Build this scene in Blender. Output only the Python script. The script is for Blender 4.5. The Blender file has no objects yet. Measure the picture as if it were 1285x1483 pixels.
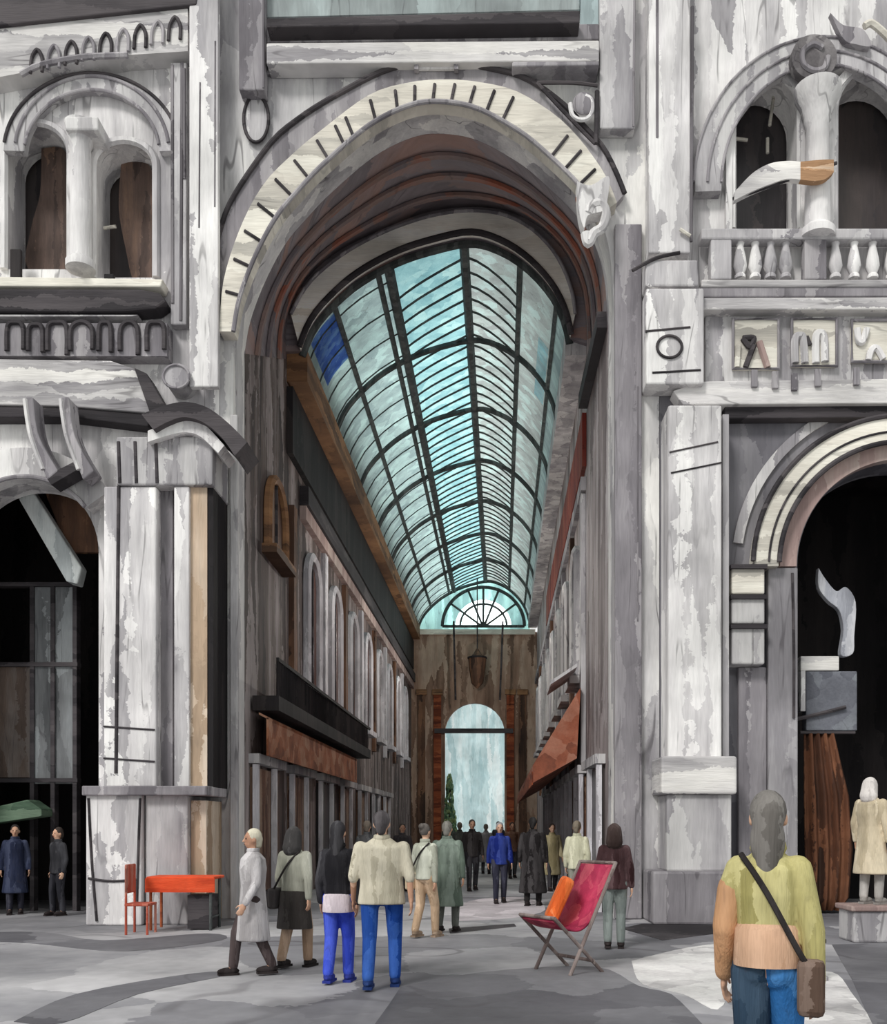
import bpy, bmesh, math, random
from mathutils import Vector, Matrix, Euler
from mathutils.geometry import tessellate_polygon
random.seed(7)
S = bpy.context.scene
C = S.collection
# ------------------------------------------------------------------ camera frame
F, CX, CY, EYE, D0 = 1400.0, 700.0, 1195.0, 1.65, 17.073
def sc(Y): return F / (D0 + Y)
def P(px, py, Y=0.0):
    s = sc(Y); return ((px - CX) / s, Y, EYE + (CY - py) / s)
def ground(px, py):            # point of the pavement that shows at a place of the photo
    d = EYE * F / (py - CY); return ((px - CX) * d / F, d - D0, 0.0)
# ------------------------------------------------------------------ materials
def lin(c):
    o = []
    for v in c:
        v = v / 255.0
        o.append(v / 12.92 if v <= .04045 else ((v + .055) / 1.055) ** 2.4)
    return (*o, 1)
_M = {}
DIRS = {'v': (5, 5, .55), 'h': (.6, .6, 6), 'i': (2.6, 2.6, 2.6)}
def paint(name, cols, d='v', k=1.0, char=.2, rough=.75, bump=.35, spec=.25, trans=0.0, emit=0.0, var=.22):
    """oil-paint like surface: streaky strokes, bristle marks and thin charcoal lines"""
    if name in _M: return _M[name]
    m = bpy.data.materials.new(name); m.use_nodes = True
    nt = m.node_tree; N = nt.nodes; L = nt.links
    N.clear()
    out = N.new('ShaderNodeOutputMaterial')
    bs = N.new('ShaderNodeBsdfPrincipled')
    geo = N.new('ShaderNodeNewGeometry')
    def noise(scale, detail, dist=0.0, rgh=.6, off=0.0):
        mp = N.new('ShaderNodeMapping'); mp.inputs['Scale'].default_value = scale
        mp.inputs['Location'].default_value = (off, off * 1.7, off * .6)
        if d == 'd': mp.inputs['Rotation'].default_value = (0, .75, 0)
        L.new(geo.outputs['Position'], mp.inputs['Vector'])
        n = N.new('ShaderNodeTexNoise'); n.inputs['Scale'].default_value = 1
        n.inputs['Detail'].default_value = detail; n.inputs['Distortion'].default_value = dist
        n.inputs['Roughness'].default_value = rgh
        L.new(mp.outputs[0], n.inputs['Vector']); return n.outputs[0]
    b = DIRS.get(d, (4, 4, .6))
    seed = (sum(ord(q) for q in name) % 97) * .37
    n1 = noise(tuple(x * k * .5 for x in b), 5, .2, .6, seed)
    def daub(scale, off):
        mp = N.new('ShaderNodeMapping'); mp.inputs['Scale'].default_value = scale; mp.inputs['Location'].default_value = (off, off * .7, off * 1.3)
        if d == 'd': mp.inputs['Rotation'].default_value = (0, .75, 0)
        wob = N.new('ShaderNodeTexNoise'); wob.inputs['Scale'].default_value = 2.5 * k; wob.inputs['Detail'].default_value = 5; wob.inputs['Roughness'].default_value = .65
        L.new(geo.outputs['Position'], wob.inputs['Vector'])
        sb = N.new('ShaderNodeVectorMath'); sb.operation = 'SUBTRACT'; L.new(wob.outputs['Color'], sb.inputs[0]); sb.inputs[1].default_value = (.5, .5, .5)
        sv = N.new('ShaderNodeVectorMath'); sv.operation = 'SCALE'; L.new(sb.outputs[0], sv.inputs[0]); sv.inputs['Scale'].default_value = .35 / k
        ad = N.new('ShaderNodeVectorMath'); ad.operation = 'ADD'; L.new(geo.outputs['Position'], ad.inputs[0]); L.new(sv.outputs[0], ad.inputs[1])
        L.new(ad.outputs[0], mp.inputs['Vector'])
        vo = N.new('ShaderNodeTexVoronoi'); vo.feature = 'F1'; vo.inputs['Scale'].default_value = 1
        L.new(mp.outputs[0], vo.inputs['Vector'])
        sp = N.new('ShaderNodeSeparateColor'); L.new(vo.outputs['Color'], sp.inputs[0]); return sp.outputs[0]
    d1 = daub(tuple(x * k * .62 for x in b), seed + 5)
    mxv = N.new('ShaderNodeMath'); mxv.operation = 'MULTIPLY_ADD'; L.new(d1, mxv.inputs[0]); mxv.inputs[1].default_value = .36
    hv = N.new('ShaderNodeMath'); hv.operation = 'MULTIPLY'; L.new(n1, hv.inputs[0]); hv.inputs[1].default_value = .64
    L.new(hv.outputs[0], mxv.inputs[2])
    rp = N.new('ShaderNodeValToRGB'); L.new(mxv.outputs[0], rp.inputs[0])
    e = rp.color_ramp.elements
    pos = [.30 + .40 * i / max(1, len(cols) - 1) for i in range(len(cols))]
    while len(e) < len(cols): e.new(.5)
    for i, c in enumerate(cols):
        e[i].position = pos[i]; e[i].color = lin(c)
    col = rp.outputs[0]
    def mul(col, fac, lo, hi, a=.3, z=.7):
        r = N.new('ShaderNodeMapRange'); L.new(fac, r.inputs[0])
        r.inputs[1].default_value = a; r.inputs[2].default_value = z
        r.inputs[3].default_value = lo; r.inputs[4].default_value = hi
        v = N.new('ShaderNodeVectorMath'); v.operation = 'SCALE'
        L.new(col, v.inputs[0]); L.new(r.outputs[0], v.inputs['Scale']); return v.outputs[0]
    n2 = noise((.7 * k,) * 3, 3, .4, .5, seed + 3)
    col = mul(col, n2, 1 - var, 1 + var)
    n3 = noise(tuple(x * k * 6 for x in b), 2, .2, .5, seed + 9)
    col = mul(col, n3, .93, 1.06)
    if char > 0:
        n4 = noise(tuple(x * k * .35 for x in b), 2, .1, .5, seed + 21)
        s1 = N.new('ShaderNodeMath'); s1.operation = 'SUBTRACT'; L.new(n4, s1.inputs[0]); s1.inputs[1].default_value = .5
        s2 = N.new('ShaderNodeMath'); s2.operation = 'ABSOLUTE'; L.new(s1.outputs[0], s2.inputs[0])
        r = N.new('ShaderNodeMapRange'); L.new(s2.outputs[0], r.inputs[0])
        r.inputs[1].default_value = .004; r.inputs[2].default_value = .011
        r.inputs[3].default_value = char; r.inputs[4].default_value = 0
        n5 = noise((1.3 * k,) * 3, 2, 0, .5, seed + 33)
        r5 = N.new('ShaderNodeMapRange'); L.new(n5, r5.inputs[0]); r5.inputs[1].default_value = .45; r5.inputs[2].default_value = .6
        mm = N.new('ShaderNodeMath'); mm.operation = 'MULTIPLY'; L.new(r.outputs[0], mm.inputs[0]); L.new(r5.outputs[0], mm.inputs[1])
        mx = N.new('ShaderNodeMix'); mx.data_type = 'RGBA'; L.new(mm.outputs[0], mx.inputs[0])
        L.new(col, mx.inputs[6]); mx.inputs[7].default_value = lin((58, 54, 58)); col = mx.outputs[2]
    L.new(col, bs.inputs['Base Color'])
    bs.inputs['Roughness'].default_value = rough
    bs.inputs['Specular IOR Level'].default_value = spec
    if bump > 0:
        bp = N.new('ShaderNodeBump'); bp.inputs['Strength'].default_value = bump; bp.inputs['Distance'].default_value = .02
        L.new(n3, bp.inputs['Height']); L.new(bp.outputs[0], bs.inputs['Normal'])
    if emit > 0:
        L.new(col, bs.inputs['Emission Color']); bs.inputs['Emission Strength'].default_value = emit
    if trans > 0:
        tr = N.new('ShaderNodeBsdfTranslucent'); L.new(col, tr.inputs[0])
        ms = N.new('ShaderNodeMixShader'); ms.inputs[0].default_value = trans
        L.new(bs.outputs[0], ms.inputs[1]); L.new(tr.outputs[0], ms.inputs[2]); L.new(ms.outputs[0], out.inputs[0])
    else:
        L.new(bs.outputs[0], out.inputs[0])
    _M[name] = m; return m
WHITE = paint('white_stone', [(160, 157, 160), (214, 211, 211), (238, 236, 234)], 'v', 1, .5)
WHITEH = paint('white_stone_courses', [(146, 143, 146), (206, 203, 202), (232, 229, 224)], 'h', 1, .5)
GREY = paint('grey_stone', [(112, 108, 113), (142, 138, 142), (172, 168, 170)], 'v', 1, .5)
MID = paint('light_grey_stone', [(140, 137, 141), (178, 175, 177), (206, 204, 203)], 'v', 1, .55)
MIDI = paint('light_grey_render', [(156, 153, 157), (202, 200, 200), (232, 230, 226)], 'd', 1, .6)
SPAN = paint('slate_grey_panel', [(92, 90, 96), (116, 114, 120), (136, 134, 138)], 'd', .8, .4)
CREAM = paint('cream_stone', [(170, 166, 158), (214, 208, 196), (232, 228, 216)], 'h', 1, .35)
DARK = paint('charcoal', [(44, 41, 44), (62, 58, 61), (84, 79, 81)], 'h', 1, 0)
BLACK = paint('black_shadow_paint', [(26, 24, 26), (36, 33, 35), (52, 47, 47)], 'v', .8, 0)  # black trim and iron, also the painted shade of the portal rooms
SOFFIT = paint('dark_vault_stone', [(120, 112, 116), (140, 133, 137), (156, 128, 120)], 'h', .7, .4)
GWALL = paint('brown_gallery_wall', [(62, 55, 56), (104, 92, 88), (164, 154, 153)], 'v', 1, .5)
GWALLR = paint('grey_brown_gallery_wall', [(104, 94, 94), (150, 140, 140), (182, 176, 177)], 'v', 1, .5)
BROWN = paint('brown_paint', [(58, 44, 38), (98, 72, 58), (134, 98, 76)], 'v', 1.4, .2)
OCHRE = paint('ochre_brown', [(88, 66, 52), (128, 94, 68), (158, 118, 84)], 'h', 1.5, .2)
SAND = paint('sand_stone', [(168, 146, 124), (190, 166, 142), (212, 196, 178)], 'v', 1, .2)
RUST = paint('rust_red', [(96, 46, 32), (146, 74, 46), (168, 96, 62)], 'h', 1.5, .15)
RED = paint('dull_red', [(92, 38, 34), (128, 52, 42), (140, 84, 66)], 'v', 1.2, .1)
PINK = paint('pinkish_stone', [(150, 128, 124), (176, 152, 146), (196, 180, 172)], 'v', 1, .2)
IRON = paint('dark_iron', [(58, 62, 62), (74, 78, 78), (92, 96, 95)], 'v', 2, 0, bump=.1)
TEAL = paint('teal_glass', [(114, 154, 158), (134, 172, 174), (154, 188, 186)], 'v', 1.2, .2, .4, .1, trans=.75, var=.1)
TEALG = paint('grey_teal_glass', [(122, 140, 140), (140, 158, 156), (156, 180, 176)], 'v', 1.2, .3, .4, .1, trans=.75, var=.12)
TEALR = paint('pale_grey_glass', [(128, 132, 130), (144, 152, 148), (158, 176, 172)], 'v', 1.2, .3, .4, .1, trans=.75, var=.12)
BLUEG = paint('deep_blue_glass', [(78, 108, 196), (100, 132, 214), (136, 168, 220)], 'v', 2, 0, .4, .1, trans=.75)
LIGHTG = paint('milky_white_glass', [(190, 214, 214), (226, 230, 228), (240, 240, 240)], 'v', 1, 0, .4, .1, trans=.75)
PANE = paint('dark_window_glass', [(44, 41, 43), (60, 56, 58), (78, 70, 68)], 'v', 1, 0, .35, .1, .4)
SHOP = paint('brown_shop_glass', [(70, 44, 36), (124, 92, 74), (158, 136, 118)], 'v', 2, .2, .4)
PAVE = paint('grey_paving', [(112, 111, 116), (140, 139, 143), (184, 182, 184)], 'i', .32, .5, .7, .3, var=.3)
PAVE2 = paint('dark_grey_paving', [(84, 83, 88), (104, 103, 108), (126, 125, 129)], 'i', .4, .4, .7, .3)
SUNPAINT = paint('pale_paving', [(176, 173, 174), (214, 211, 210), (230, 228, 226)], 'i', 1.2, .3, .7, .4)  # pale tone that paints sunlight onto the ground
SKIN = paint('skin', [(176, 132, 108), (204, 160, 134), (222, 182, 156)], 'v', 3, 0, .6, .1, var=.1)
def cloth(name, c, spread=26, d='v', k=3, char=.25):
    return paint(name, [tuple(max(0, v - spread) for v in c), c, tuple(min(255, v + spread) for v in c)], d, k, char, .85, .3, .15, var=.18)
# ------------------------------------------------------------------ mesh building
class MB:
    def __init__(s): s.v = []; s.f = []
    def add(s, vs, fs):
        b = len(s.v); s.v += [tuple(v) for v in vs]; s.f += [tuple(b + i for i in f) for f in fs]; return s
    def box(s, x0, x1, y0, y1, z0, z1):
        vs = [(x, y, z) for z in (z0, z1) for y in (y0, y1) for x in (x0, x1)]
        return s.add(vs, [(0, 2, 3, 1), (4, 5, 7, 6), (0, 1, 5, 4), (2, 6, 7, 3), (0, 4, 6, 2), (1, 3, 7, 5)])
    def pbox(s, x0, x1, py0, py1, Y0, Y1):           # box given by its front rectangle in the photo's frame at depth Y0
        a = P(x0, py1, Y0); b = P(x1, py0, Y0)
        return s.box(a[0], b[0], Y0, Y1, a[2], b[2])
    def ext(s, loops, mapf, t0, t1):                  # 2-D polygon with holes, extruded
        pts = [p for l in loops for p in l]
        tris = tessellate_polygon([[Vector((p[0], p[1], 0)) for p in l] for l in loops])
        n = len(pts)
        vs = [mapf(p[0], p[1], t0) for p in pts] + [mapf(p[0], p[1], t1) for p in pts]
        fs = [tuple(t) for t in tris] + [tuple(n + i for i in reversed(t)) for t in tris]
        o = 0
        for l in loops:
            m = len(l)
            for i in range(m):
                a, b = o + i, o + (i + 1) % m
                fs.append((a, b, n + b, n + a))
            o += m
        return s.add(vs, fs)
    def prism(s, pts, Y0, Y1, holes=()):
        f0 = lambda l: [(P(x, y, Y0)[0], P(x, y, Y0)[2]) for x, y in l]
        return s.ext([f0(pts)] + [f0(h) for h in holes], lambda u, v, t: (u, t, v), Y0, Y1)
    def ring(s, outer, inner, Y0, Y1, n=48):          # curved band between two curves
        a = resample(outer, n); b = resample(inner, n)
        return s.prism(a + b[::-1], Y0, Y1)
    def tube(s, path, r, n=8, r1=None, closed=False):
        path = [Vector(p) for p in path]; m = len(path); b = len(s.v); up = None
        for i, p in enumerate(path):
            t = (path[(i + 1) % m] - path[i - 1]) if (closed or 0 < i < m - 1) else (path[1] - p if i == 0 else p - path[-2])
            if t.length < 1e-9: t = Vector((0, 0, 1))
            t.normalize()
            if up is None: up = Vector((0, 0, 1)) if abs(t.z) < .9 else Vector((0, 1, 0))
            x = t.cross(up)
            if x.length < 1e-6: x = t.orthogonal()
            x.normalize(); y = x.cross(t); up = y
            rr = r if r1 is None else r + (r1 - r) * i / (m - 1)
            for k in range(n):
                a = 2 * math.pi * k / n
                s.v.append(tuple(p + x * rr * math.cos(a) + y * rr * math.sin(a)))
        for i in range(m if closed else m - 1):
            j = (i + 1) % m
            for k in range(n):
                q = (k + 1) % n
                s.f.append((b + i * n + k, b + i * n + q, b + j * n + q, b + j * n + k))
        if not closed:
            s.f.append(tuple(b + k for k in reversed(range(n)))); s.f.append(tuple(b + (m - 1) * n + k for k in range(n)))
        return s
    def ptube(s, pts, Y, r, n=6, smooth=True):
        q = catmull(pts, 6) if smooth and len(pts) > 2 else pts
        return s.tube([P(x, y, Y) for x, y in q], r, n)
    def lathe(s, prof, n=20, c=(0, 0, 0), sx=1, sy=1):
        b = len(s.v); m = len(prof)
        for r, z in prof:
            for k in range(n):
                a = 2 * math.pi * k / n
                s.v.append((c[0] + r * sx * math.cos(a), c[1] + r * sy * math.sin(a), c[2] + z))
        for i in range(m - 1):
            for k in range(n):
                q = (k + 1) % n
                s.f.append((b + i * n + k, b + i * n + q, b + (i + 1) * n + q, b + (i + 1) * n + k))
        s.f.append(tuple(b + k for k in reversed(range(n)))); s.f.append(tuple(b + (m - 1) * n + k for k in range(n)))
        return s
    def ball(s, c, r, n=14, m=8, rot=None):
        r = (r, r, r) if isinstance(r, (int, float)) else r
        vs = [(0, 0, 1)]
        for i in range(1, m):
            t = math.pi * i / m
            for k in range(n):
                a = 2 * math.pi * k / n
                vs.append((math.sin(t) * math.cos(a), math.sin(t) * math.sin(a), math.cos(t)))
        vs.append((0, 0, -1))
        fs = [(0, 1 + k, 1 + (k + 1) % n) for k in range(n)]
        for i in range(m - 2):
            for k in range(n):
                q = (k + 1) % n
                fs.append((1 + i * n + k, 1 + (i + 1) * n + k, 1 + (i + 1) * n + q, 1 + i * n + q))
        l = len(vs) - 1
        fs += [(l, 1 + (m - 2) * n + (k + 1) % n, 1 + (m - 2) * n + k) for k in range(n)]
        o = []
        for v in vs:
            w = Vector((v[0] * r[0], v[1] * r[1], v[2] * r[2]))
            if rot is not None: w = rot @ w
            o.append(tuple(w + Vector(c)))
        return s.add(o, fs)
    def cap(s, a, b, ra, rb, n=12):                    # tapered limb with round ends
        a, b = Vector(a), Vector(b)
        s.ball(a, ra, n, 6); s.ball(b, rb, n, 6)
        d = (b - a)
        if d.length > 1e-5: s.tube([a, b], ra, n, rb)
        return s
    def build(s, name, mat, parent=None, smooth=False, bevel=0.0, **tags):
        me = bpy.data.meshes.new(name)
        off = Vector(parent['_o']) if parent is not None and '_o' in parent else Vector((0, 0, 0))
        me.from_pydata([tuple(Vector(v) - off) for v in s.v], [], s.f); me.update()
        bm = bmesh.new(); bm.from_mesh(me); bmesh.ops.recalc_face_normals(bm, faces=bm.faces); bm.to_mesh(me); bm.free()
        if smooth:
            me.polygons.foreach_set('use_smooth', [True] * len(me.polygons))
            if smooth != 'all':
                try: me.set_sharp_from_angle(angle=math.radians(38))
                except Exception: pass
        me.materials.append(mat)
        o = bpy.data.objects.new(name, me); C.objects.link(o)
        if parent is not None:
            o.parent = parent
            if '_o' in parent: o['_o'] = list(parent['_o'])
        if bevel > 0:
            b = o.modifiers.new('edge', 'BEVEL'); b.width = bevel; b.segments = 2; b.limit_method = 'ANGLE'
        for k_, v_ in tags.items(): o[k_] = v_
        return o
def catmull(pts, n=8):
    out = []; m = len(pts)
    for i in range(m - 1):
        p0 = pts[max(i - 1, 0)]; p1 = pts[i]; p2 = pts[i + 1]; p3 = pts[min(i + 2, m - 1)]
        for j in range(n):
            t = j / n
            out.append(tuple(.5 * (2 * p1[c] + (p2[c] - p0[c]) * t + (2 * p0[c] - 5 * p1[c] + 4 * p2[c] - p3[c]) * t * t
                                   + (3 * p1[c] - p0[c] - 3 * p2[c] + p3[c]) * t ** 3) for c in range(len(p1))))
    out.append(tuple(pts[-1])); return out
def resample(pts, n):
    d = [0]
    for a, b in zip(pts, pts[1:]): d.append(d[-1] + math.dist(a, b))
    out = []
    for i in range(n):
        t = d[-1] * i / (n - 1); j = 0
        while j < len(d) - 2 and d[j + 1] < t: j += 1
        f = (t - d[j]) / max(1e-9, d[j + 1] - d[j])
        out.append(tuple(pts[j][c] + (pts[j + 1][c] - pts[j][c]) * f for c in range(len(pts[0]))))
    return out
def arc(cx, cy, r, a0, a1, n=24, ry=None):
    ry = ry or r
    return [(cx + r * math.cos(math.radians(a0 + (a1 - a0) * i / n)), cy - ry * math.sin(math.radians(a0 + (a1 - a0) * i / n))) for i in range(n + 1)]
def thing(name, label, cat, loc=(0, 0, 0), group=None, rz=0.0):
    o = bpy.data.objects.new(name, None); C.objects.link(o); o.empty_display_size = .2
    o.location = loc; o.rotation_euler = (0, 0, rz)
    o['label'] = label; o['category'] = cat
    if group: o['group'] = group
    o['_o'] = list(loc) if rz == 0 else [0, 0, 0]
    return o
def lab(o, label, cat, group=None):
    o['label'] = label; o['category'] = cat
    if group: o['group'] = group
    return o
def struct(name, parent=None):
    o = bpy.data.objects.new(name, None); C.objects.link(o); o['kind'] = 'structure'; return o
def copy_tree(o, parent=None):
    c = o.copy(); C.objects.link(c); c.parent = parent
    for ch in list(o.children): copy_tree(ch, c)
    return c
E = .004                      # hairline gap between touching stones
# ================================================================== ground
MB().box(-26, 26, -17.5, -.9 + 0, -.2, 0).build('ground_square', PAVE, kind='structure')
MB().box(-26, 26, -.9, 90, -.2, 0).build('floor_gallery', PAVE, kind='structure')
# ================================================================== facade walls
intr = catmull([(338, 480), (347, 431), (369, 372), (400, 314), (436, 271), (471, 235), (535, 181), (594, 152), (640, 147), (692, 157), (751, 189), (790, 220), (839, 268), (868, 312), (884, 370), (890, 450)], 5)
mid_c = catmull([(318, 480), (324, 405), (350, 325), (383, 265), (425, 222), (462, 191), (535, 137), (594, 119), (640, 115), (682, 117), (741, 129), (790, 156), (824, 184), (856, 222), (884, 268), (905, 340), (910, 450)], 5)
out_c = catmull([(300, 480), (306, 395), (322, 322), (344, 275), (393, 206), (430, 174), (471, 147), (535, 112), (574, 97), (620, 90), (653, 91), (700, 97), (761, 113), (815, 150), (850, 187), (878, 220), (905, 280), (925, 350), (930, 450)], 5)
hole = [(338, 1332)] + intr + [(890, 1332)]
cw = [(318, 1331), (318, -100), (955, -100), (955, 1331), (890, 1331)] + intr[::-1] + [(338, 1331)]
MB().prism(cw, 0, .8).build('wall_front', MIDI, kind='structure')
def archwin(x0, x1, top, spring, bottom, n=14):
    cx = (x0 + x1) / 2
    return [(x0, bottom)] + arc(cx, spring, (x1 - x0) / 2, 180, 0, n, spring - top) + [(x1, bottom)]
L1 = archwin(6, 102, 178, 222, 390); L2 = archwin(134, 226, 203, 240, 402)
PL = [(-73, 1320)] + arc(35, 800, 108, 180, 0, 28) + [(143, 1320)]
def wall_hole_bottom(l): return l
MB().prism([(-520, 1331), (-520, -100), (317.5, -100), (317.5, 1331), (143, 1331)] + [p for p in reversed(PL[1:-1])] + [(-73, 1331)], 0, .8, [L1, L2]).build('wall_left', WHITE, kind='structure')
R1 = archwin(1061, 1160, 104, 160, 332); R2 = archwin(1209, 1322, 97, 160, 352)
MB().prism([(955.5, 560), (955.5, -100), (1850, -100), (1850, 560)], 0, .8, [R1, R2]).build('wall_right_upper', WHITE, kind='structure')
PR = arc(1310, 820, 155, 180, 0, 36)
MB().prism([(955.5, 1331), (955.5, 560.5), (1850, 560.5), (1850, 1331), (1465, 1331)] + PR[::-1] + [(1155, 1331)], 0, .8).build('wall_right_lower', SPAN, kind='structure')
# windows of the facade
def window(n, out, curt=None, bars=(), ext=0):
    w = struct('window_%d' % n)
    x0 = min(p[0] for p in out); x1 = max(p[0] for p in out)
    cx = (x0 + x1) / 2; cy = sum(p[1] for p in out) / len(out)
    big = [(cx + (x - cx) * 1.12, cy + (y - cy) * 1.08) for x, y in out]
    MB().prism(big, .85, .95).build('pane', PANE, w)
    f = MB(); f.tube([P(x, y, -.02) for x, y in out], .07, 6); f = f.build('frame', WHITE, w, True)
    if curt: MB().prism(curt, .55, .62).build('curtain', paint('dull_brown_curtain', [(72, 60, 56), (104, 86, 78), (132, 106, 90)], 'v', 2, .2), w)
    for b in bars:
        MB().ptube(b, .5, .03, 6, False).build('glazing_bar', CREAM, w)
    return w
window(1, L1, catmull([(60, 215), (95, 220), (98, 300), (100, 388), (40, 388), (45, 330), (58, 280), (60, 215)], 4)[:-1])
window(2, L2, catmull([(176, 232), (214, 236), (230, 300), (230, 410), (196, 410), (182, 360), (172, 300), (176, 232)], 4)[:-1], [[(138, 332), (168, 328)]])
window(3, R1, None, [[(1060, 200), (1083, 203)], [(1121, 138), (1115, 182)], [(1112, 200), (1112, 222)]])
window(4, R2)
# rooms behind the two side portals, their shade painted as black walls
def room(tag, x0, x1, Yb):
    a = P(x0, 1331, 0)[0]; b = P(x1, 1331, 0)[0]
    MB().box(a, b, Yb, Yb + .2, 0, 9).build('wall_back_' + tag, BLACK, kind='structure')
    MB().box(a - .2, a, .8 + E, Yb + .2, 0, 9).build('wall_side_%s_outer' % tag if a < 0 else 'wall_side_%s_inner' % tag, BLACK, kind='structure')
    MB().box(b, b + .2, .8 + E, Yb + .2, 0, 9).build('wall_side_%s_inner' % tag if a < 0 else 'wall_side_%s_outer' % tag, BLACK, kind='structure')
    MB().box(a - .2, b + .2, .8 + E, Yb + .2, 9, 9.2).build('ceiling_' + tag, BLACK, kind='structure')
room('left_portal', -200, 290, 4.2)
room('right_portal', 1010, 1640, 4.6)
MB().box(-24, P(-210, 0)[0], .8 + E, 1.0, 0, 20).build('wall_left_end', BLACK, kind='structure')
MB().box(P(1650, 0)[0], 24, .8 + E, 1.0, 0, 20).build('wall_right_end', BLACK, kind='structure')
# ================================================================== great arch
def cutr(c, y): return [p for p in c if not (p[0] > 760 and p[1] > y)]
intr_r, mid_r, out_r = cutr(intr, 318), cutr(mid_c, 300), cutr(out_c, 285)
t = thing('arch_surround', 'great pale voussoir arch with dark outer moulding framing the gallery entrance', 'arch', P(614, 480, -.3))
MB().ring(out_r, mid_r, -.18, -E).build('outer_moulding', GREY, t, label='dark grey outer moulding')
MB().ring(mid_r, intr_r, -.32, -E).build('voussoir_ring', CREAM, t)
q_o = resample(mid_r, 176); q_i = resample(intr_r, 176)
for i in [12, 22, 31, 40, 49, 57, 66, 73, 77, 86, 94, 100, 106, 112, 118, 124, 130, 150, 156, 163]:
    a = q_i[i]; b = q_o[i]
    MB().ptube([(a[0] + (b[0] - a[0]) * .05, a[1] + (b[1] - a[1]) * .05), (a[0] + (b[0] - a[0]) * .8, a[1] + (b[1] - a[1]) * .8)], -.33, .028).build('voussoir_joint', DARK, t)
MB().tube([P(x, y, -.2) for x, y in resample(out_r, 60)], .045).build('edge_bead', DARK, t, True)
MB().tube([P(x, y, -.33) for x, y in resample(intr_r, 60)], .04).build('inner_bead', GREY, t, True)
# small crest above the keystone
t = thing('keystone_crest', 'small arched crest outlined in grey above the crown of the great arch', 'ornament', P(632, 90, -.25))
MB().ring(arc(632, 100, 32, 180, 0, 20, 38), arc(632, 100, 26, 180, 0, 20, 32), -.3, -.2).build('outline', GREY, t)
MB().prism(arc(632, 100, 26, 180, 0, 20, 32), -.24, -.19).build('shield', WHITE, t)
# spandrel ornaments
t = thing('oval_medallion', 'plain oval medallion outlined in grey in the spandrel beside the twin pilasters', 'medallion', P(370, 200, -.05))
MB().prism(arc(371, 172, 17, 0, 360, 28, 32)[:-1], -.06, -E).build('field', MID, t)
MB().tube([P(x, y, -.07) for x, y in arc(371, 172, 18, 0, 360, 28, 34)[:-1]], .03, 6, closed=True).build('rim', DARK, t, True)
t = thing('triangular_relief', 'triangular spandrel relief with a looped scroll beside the grey pilaster', 'relief', P(850, 215, -.05))
MB().ptube([(778, 120), (815, 160), (846, 192), (862, 208)], -.3, .03).build('sloping_edge', DARK, t)
MB().ptube([(865, 132), (864, 180), (863, 208)], -.3, .04, smooth=False).build('upright_edge', DARK, t)
MB().ptube([(778, 120), (830, 120), (866, 124)], -.3, .03).build('top_edge', DARK, t)
MB().ptube([(826, 150), (829, 166), (838, 173), (850, 172), (858, 162), (857, 145), (848, 139)], -.3, .04).build('scroll', WHITE, t)
MB().ball(P(846, 150, -.28), (.2, .06, .2)).build('boss', GREY, t, True)
# white carved ornament at the spring of the great arch
t = thing('carved_scroll_bracket', 'bright white carved scroll bracket hanging at the spring of the great arch', 'ornament', P(858, 355, -.45))
MB().prism(catmull([(836, 262), (856, 268), (882, 255), (880, 290), (874, 305), (852, 312), (846, 330), (838, 300), (836, 262)], 5)[:-1], -.6, -.32).build('leaf', WHITE, t, bevel=.03)
MB().ptube([(852, 310), (858, 298), (872, 296), (878, 312), (872, 330), (860, 338), (852, 352), (848, 338)], -.55, .085, 8).build('volute', WHITE, t, True)
MB().prism([(834, 285), (840, 285), (848, 330), (842, 335)], -.4, -.33).build('rusty_edge', RUST, t, label='rust-stained edge')
# ================================================================== entablature over the arch
def slab(name, pts, Y0, mat, **kw): return MB().prism(pts, Y0, -E).build(name, mat, bevel=.02, kind='structure', **kw)
slab('trim_1', [(386, 92), (386, 62), (868, 58), (868, 88)], -.35, WHITEH)
slab('trim_2', [(386, 61), (386, 40), (868, 34), (868, 57)], -.15, GREY)
slab('trim_3', [(386, 39), (386, 26), (840, 15), (840, 33)], -.45, DARK)
slab('trim_4', [(386, 25), (386, -60), (840, -60), (840, 14)], -.1, paint('teal_grey_frieze', [(128, 134, 135), (150, 158, 158), (176, 188, 188)], 'd', 1, .5))
slab('trim_5', [(386, 107), (386, 101), (500, 100), (500, 106)], -.08, GREY)
slab('trim_6', [(742, 96), (742, 89), (868, 88), (868, 94)], -.42, GREY)
MB().pbox(841, 867, -60, 56, -.12, -E).build('trim_7', paint('pale_teal_render', [(150, 164, 166), (172, 188, 190), (196, 210, 210)], 'v', 1, .2), kind='structure')
# ================================================================== pilasters
def pilaster(label, x0, x1, y0, y1, Y0, mat, cap=0, base=0, flutes=(), fl=.03, back=-E):
    t = thing('pilaster', label, 'pilaster', P((x0 + x1) / 2, y1, Y0))
    MB().pbox(x0, x1, y0 + cap, y1 - base, Y0, back).build('shaft', mat, t, bevel=.02)
    if cap:
        MB().pbox(x0 - 6, x1 + 6, y0, y0 + cap * .45, Y0 - .12, -E).build('capital', mat, t, bevel=.02)
        MB().pbox(x0 - 3, x1 + 3, y0 + cap * .45, y0 + cap, Y0 - .06, -E).build('necking', GREY, t)
    if base: MB().pbox(x0 - 6, x1 + 6, y1 - base, y1, Y0 - .12, -E).build('base', mat, t, bevel=.02)
    for fx, a, b in flutes: MB().ptube([(fx, a), (fx + random.uniform(-2, 2), b)], Y0 + fl * .2, fl * .6, 6, False).build('groove', paint('soft_charcoal', [(86, 82, 86), (112, 108, 112), (140, 136, 139)], 'v', 1, 0), t)
    return t
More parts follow.
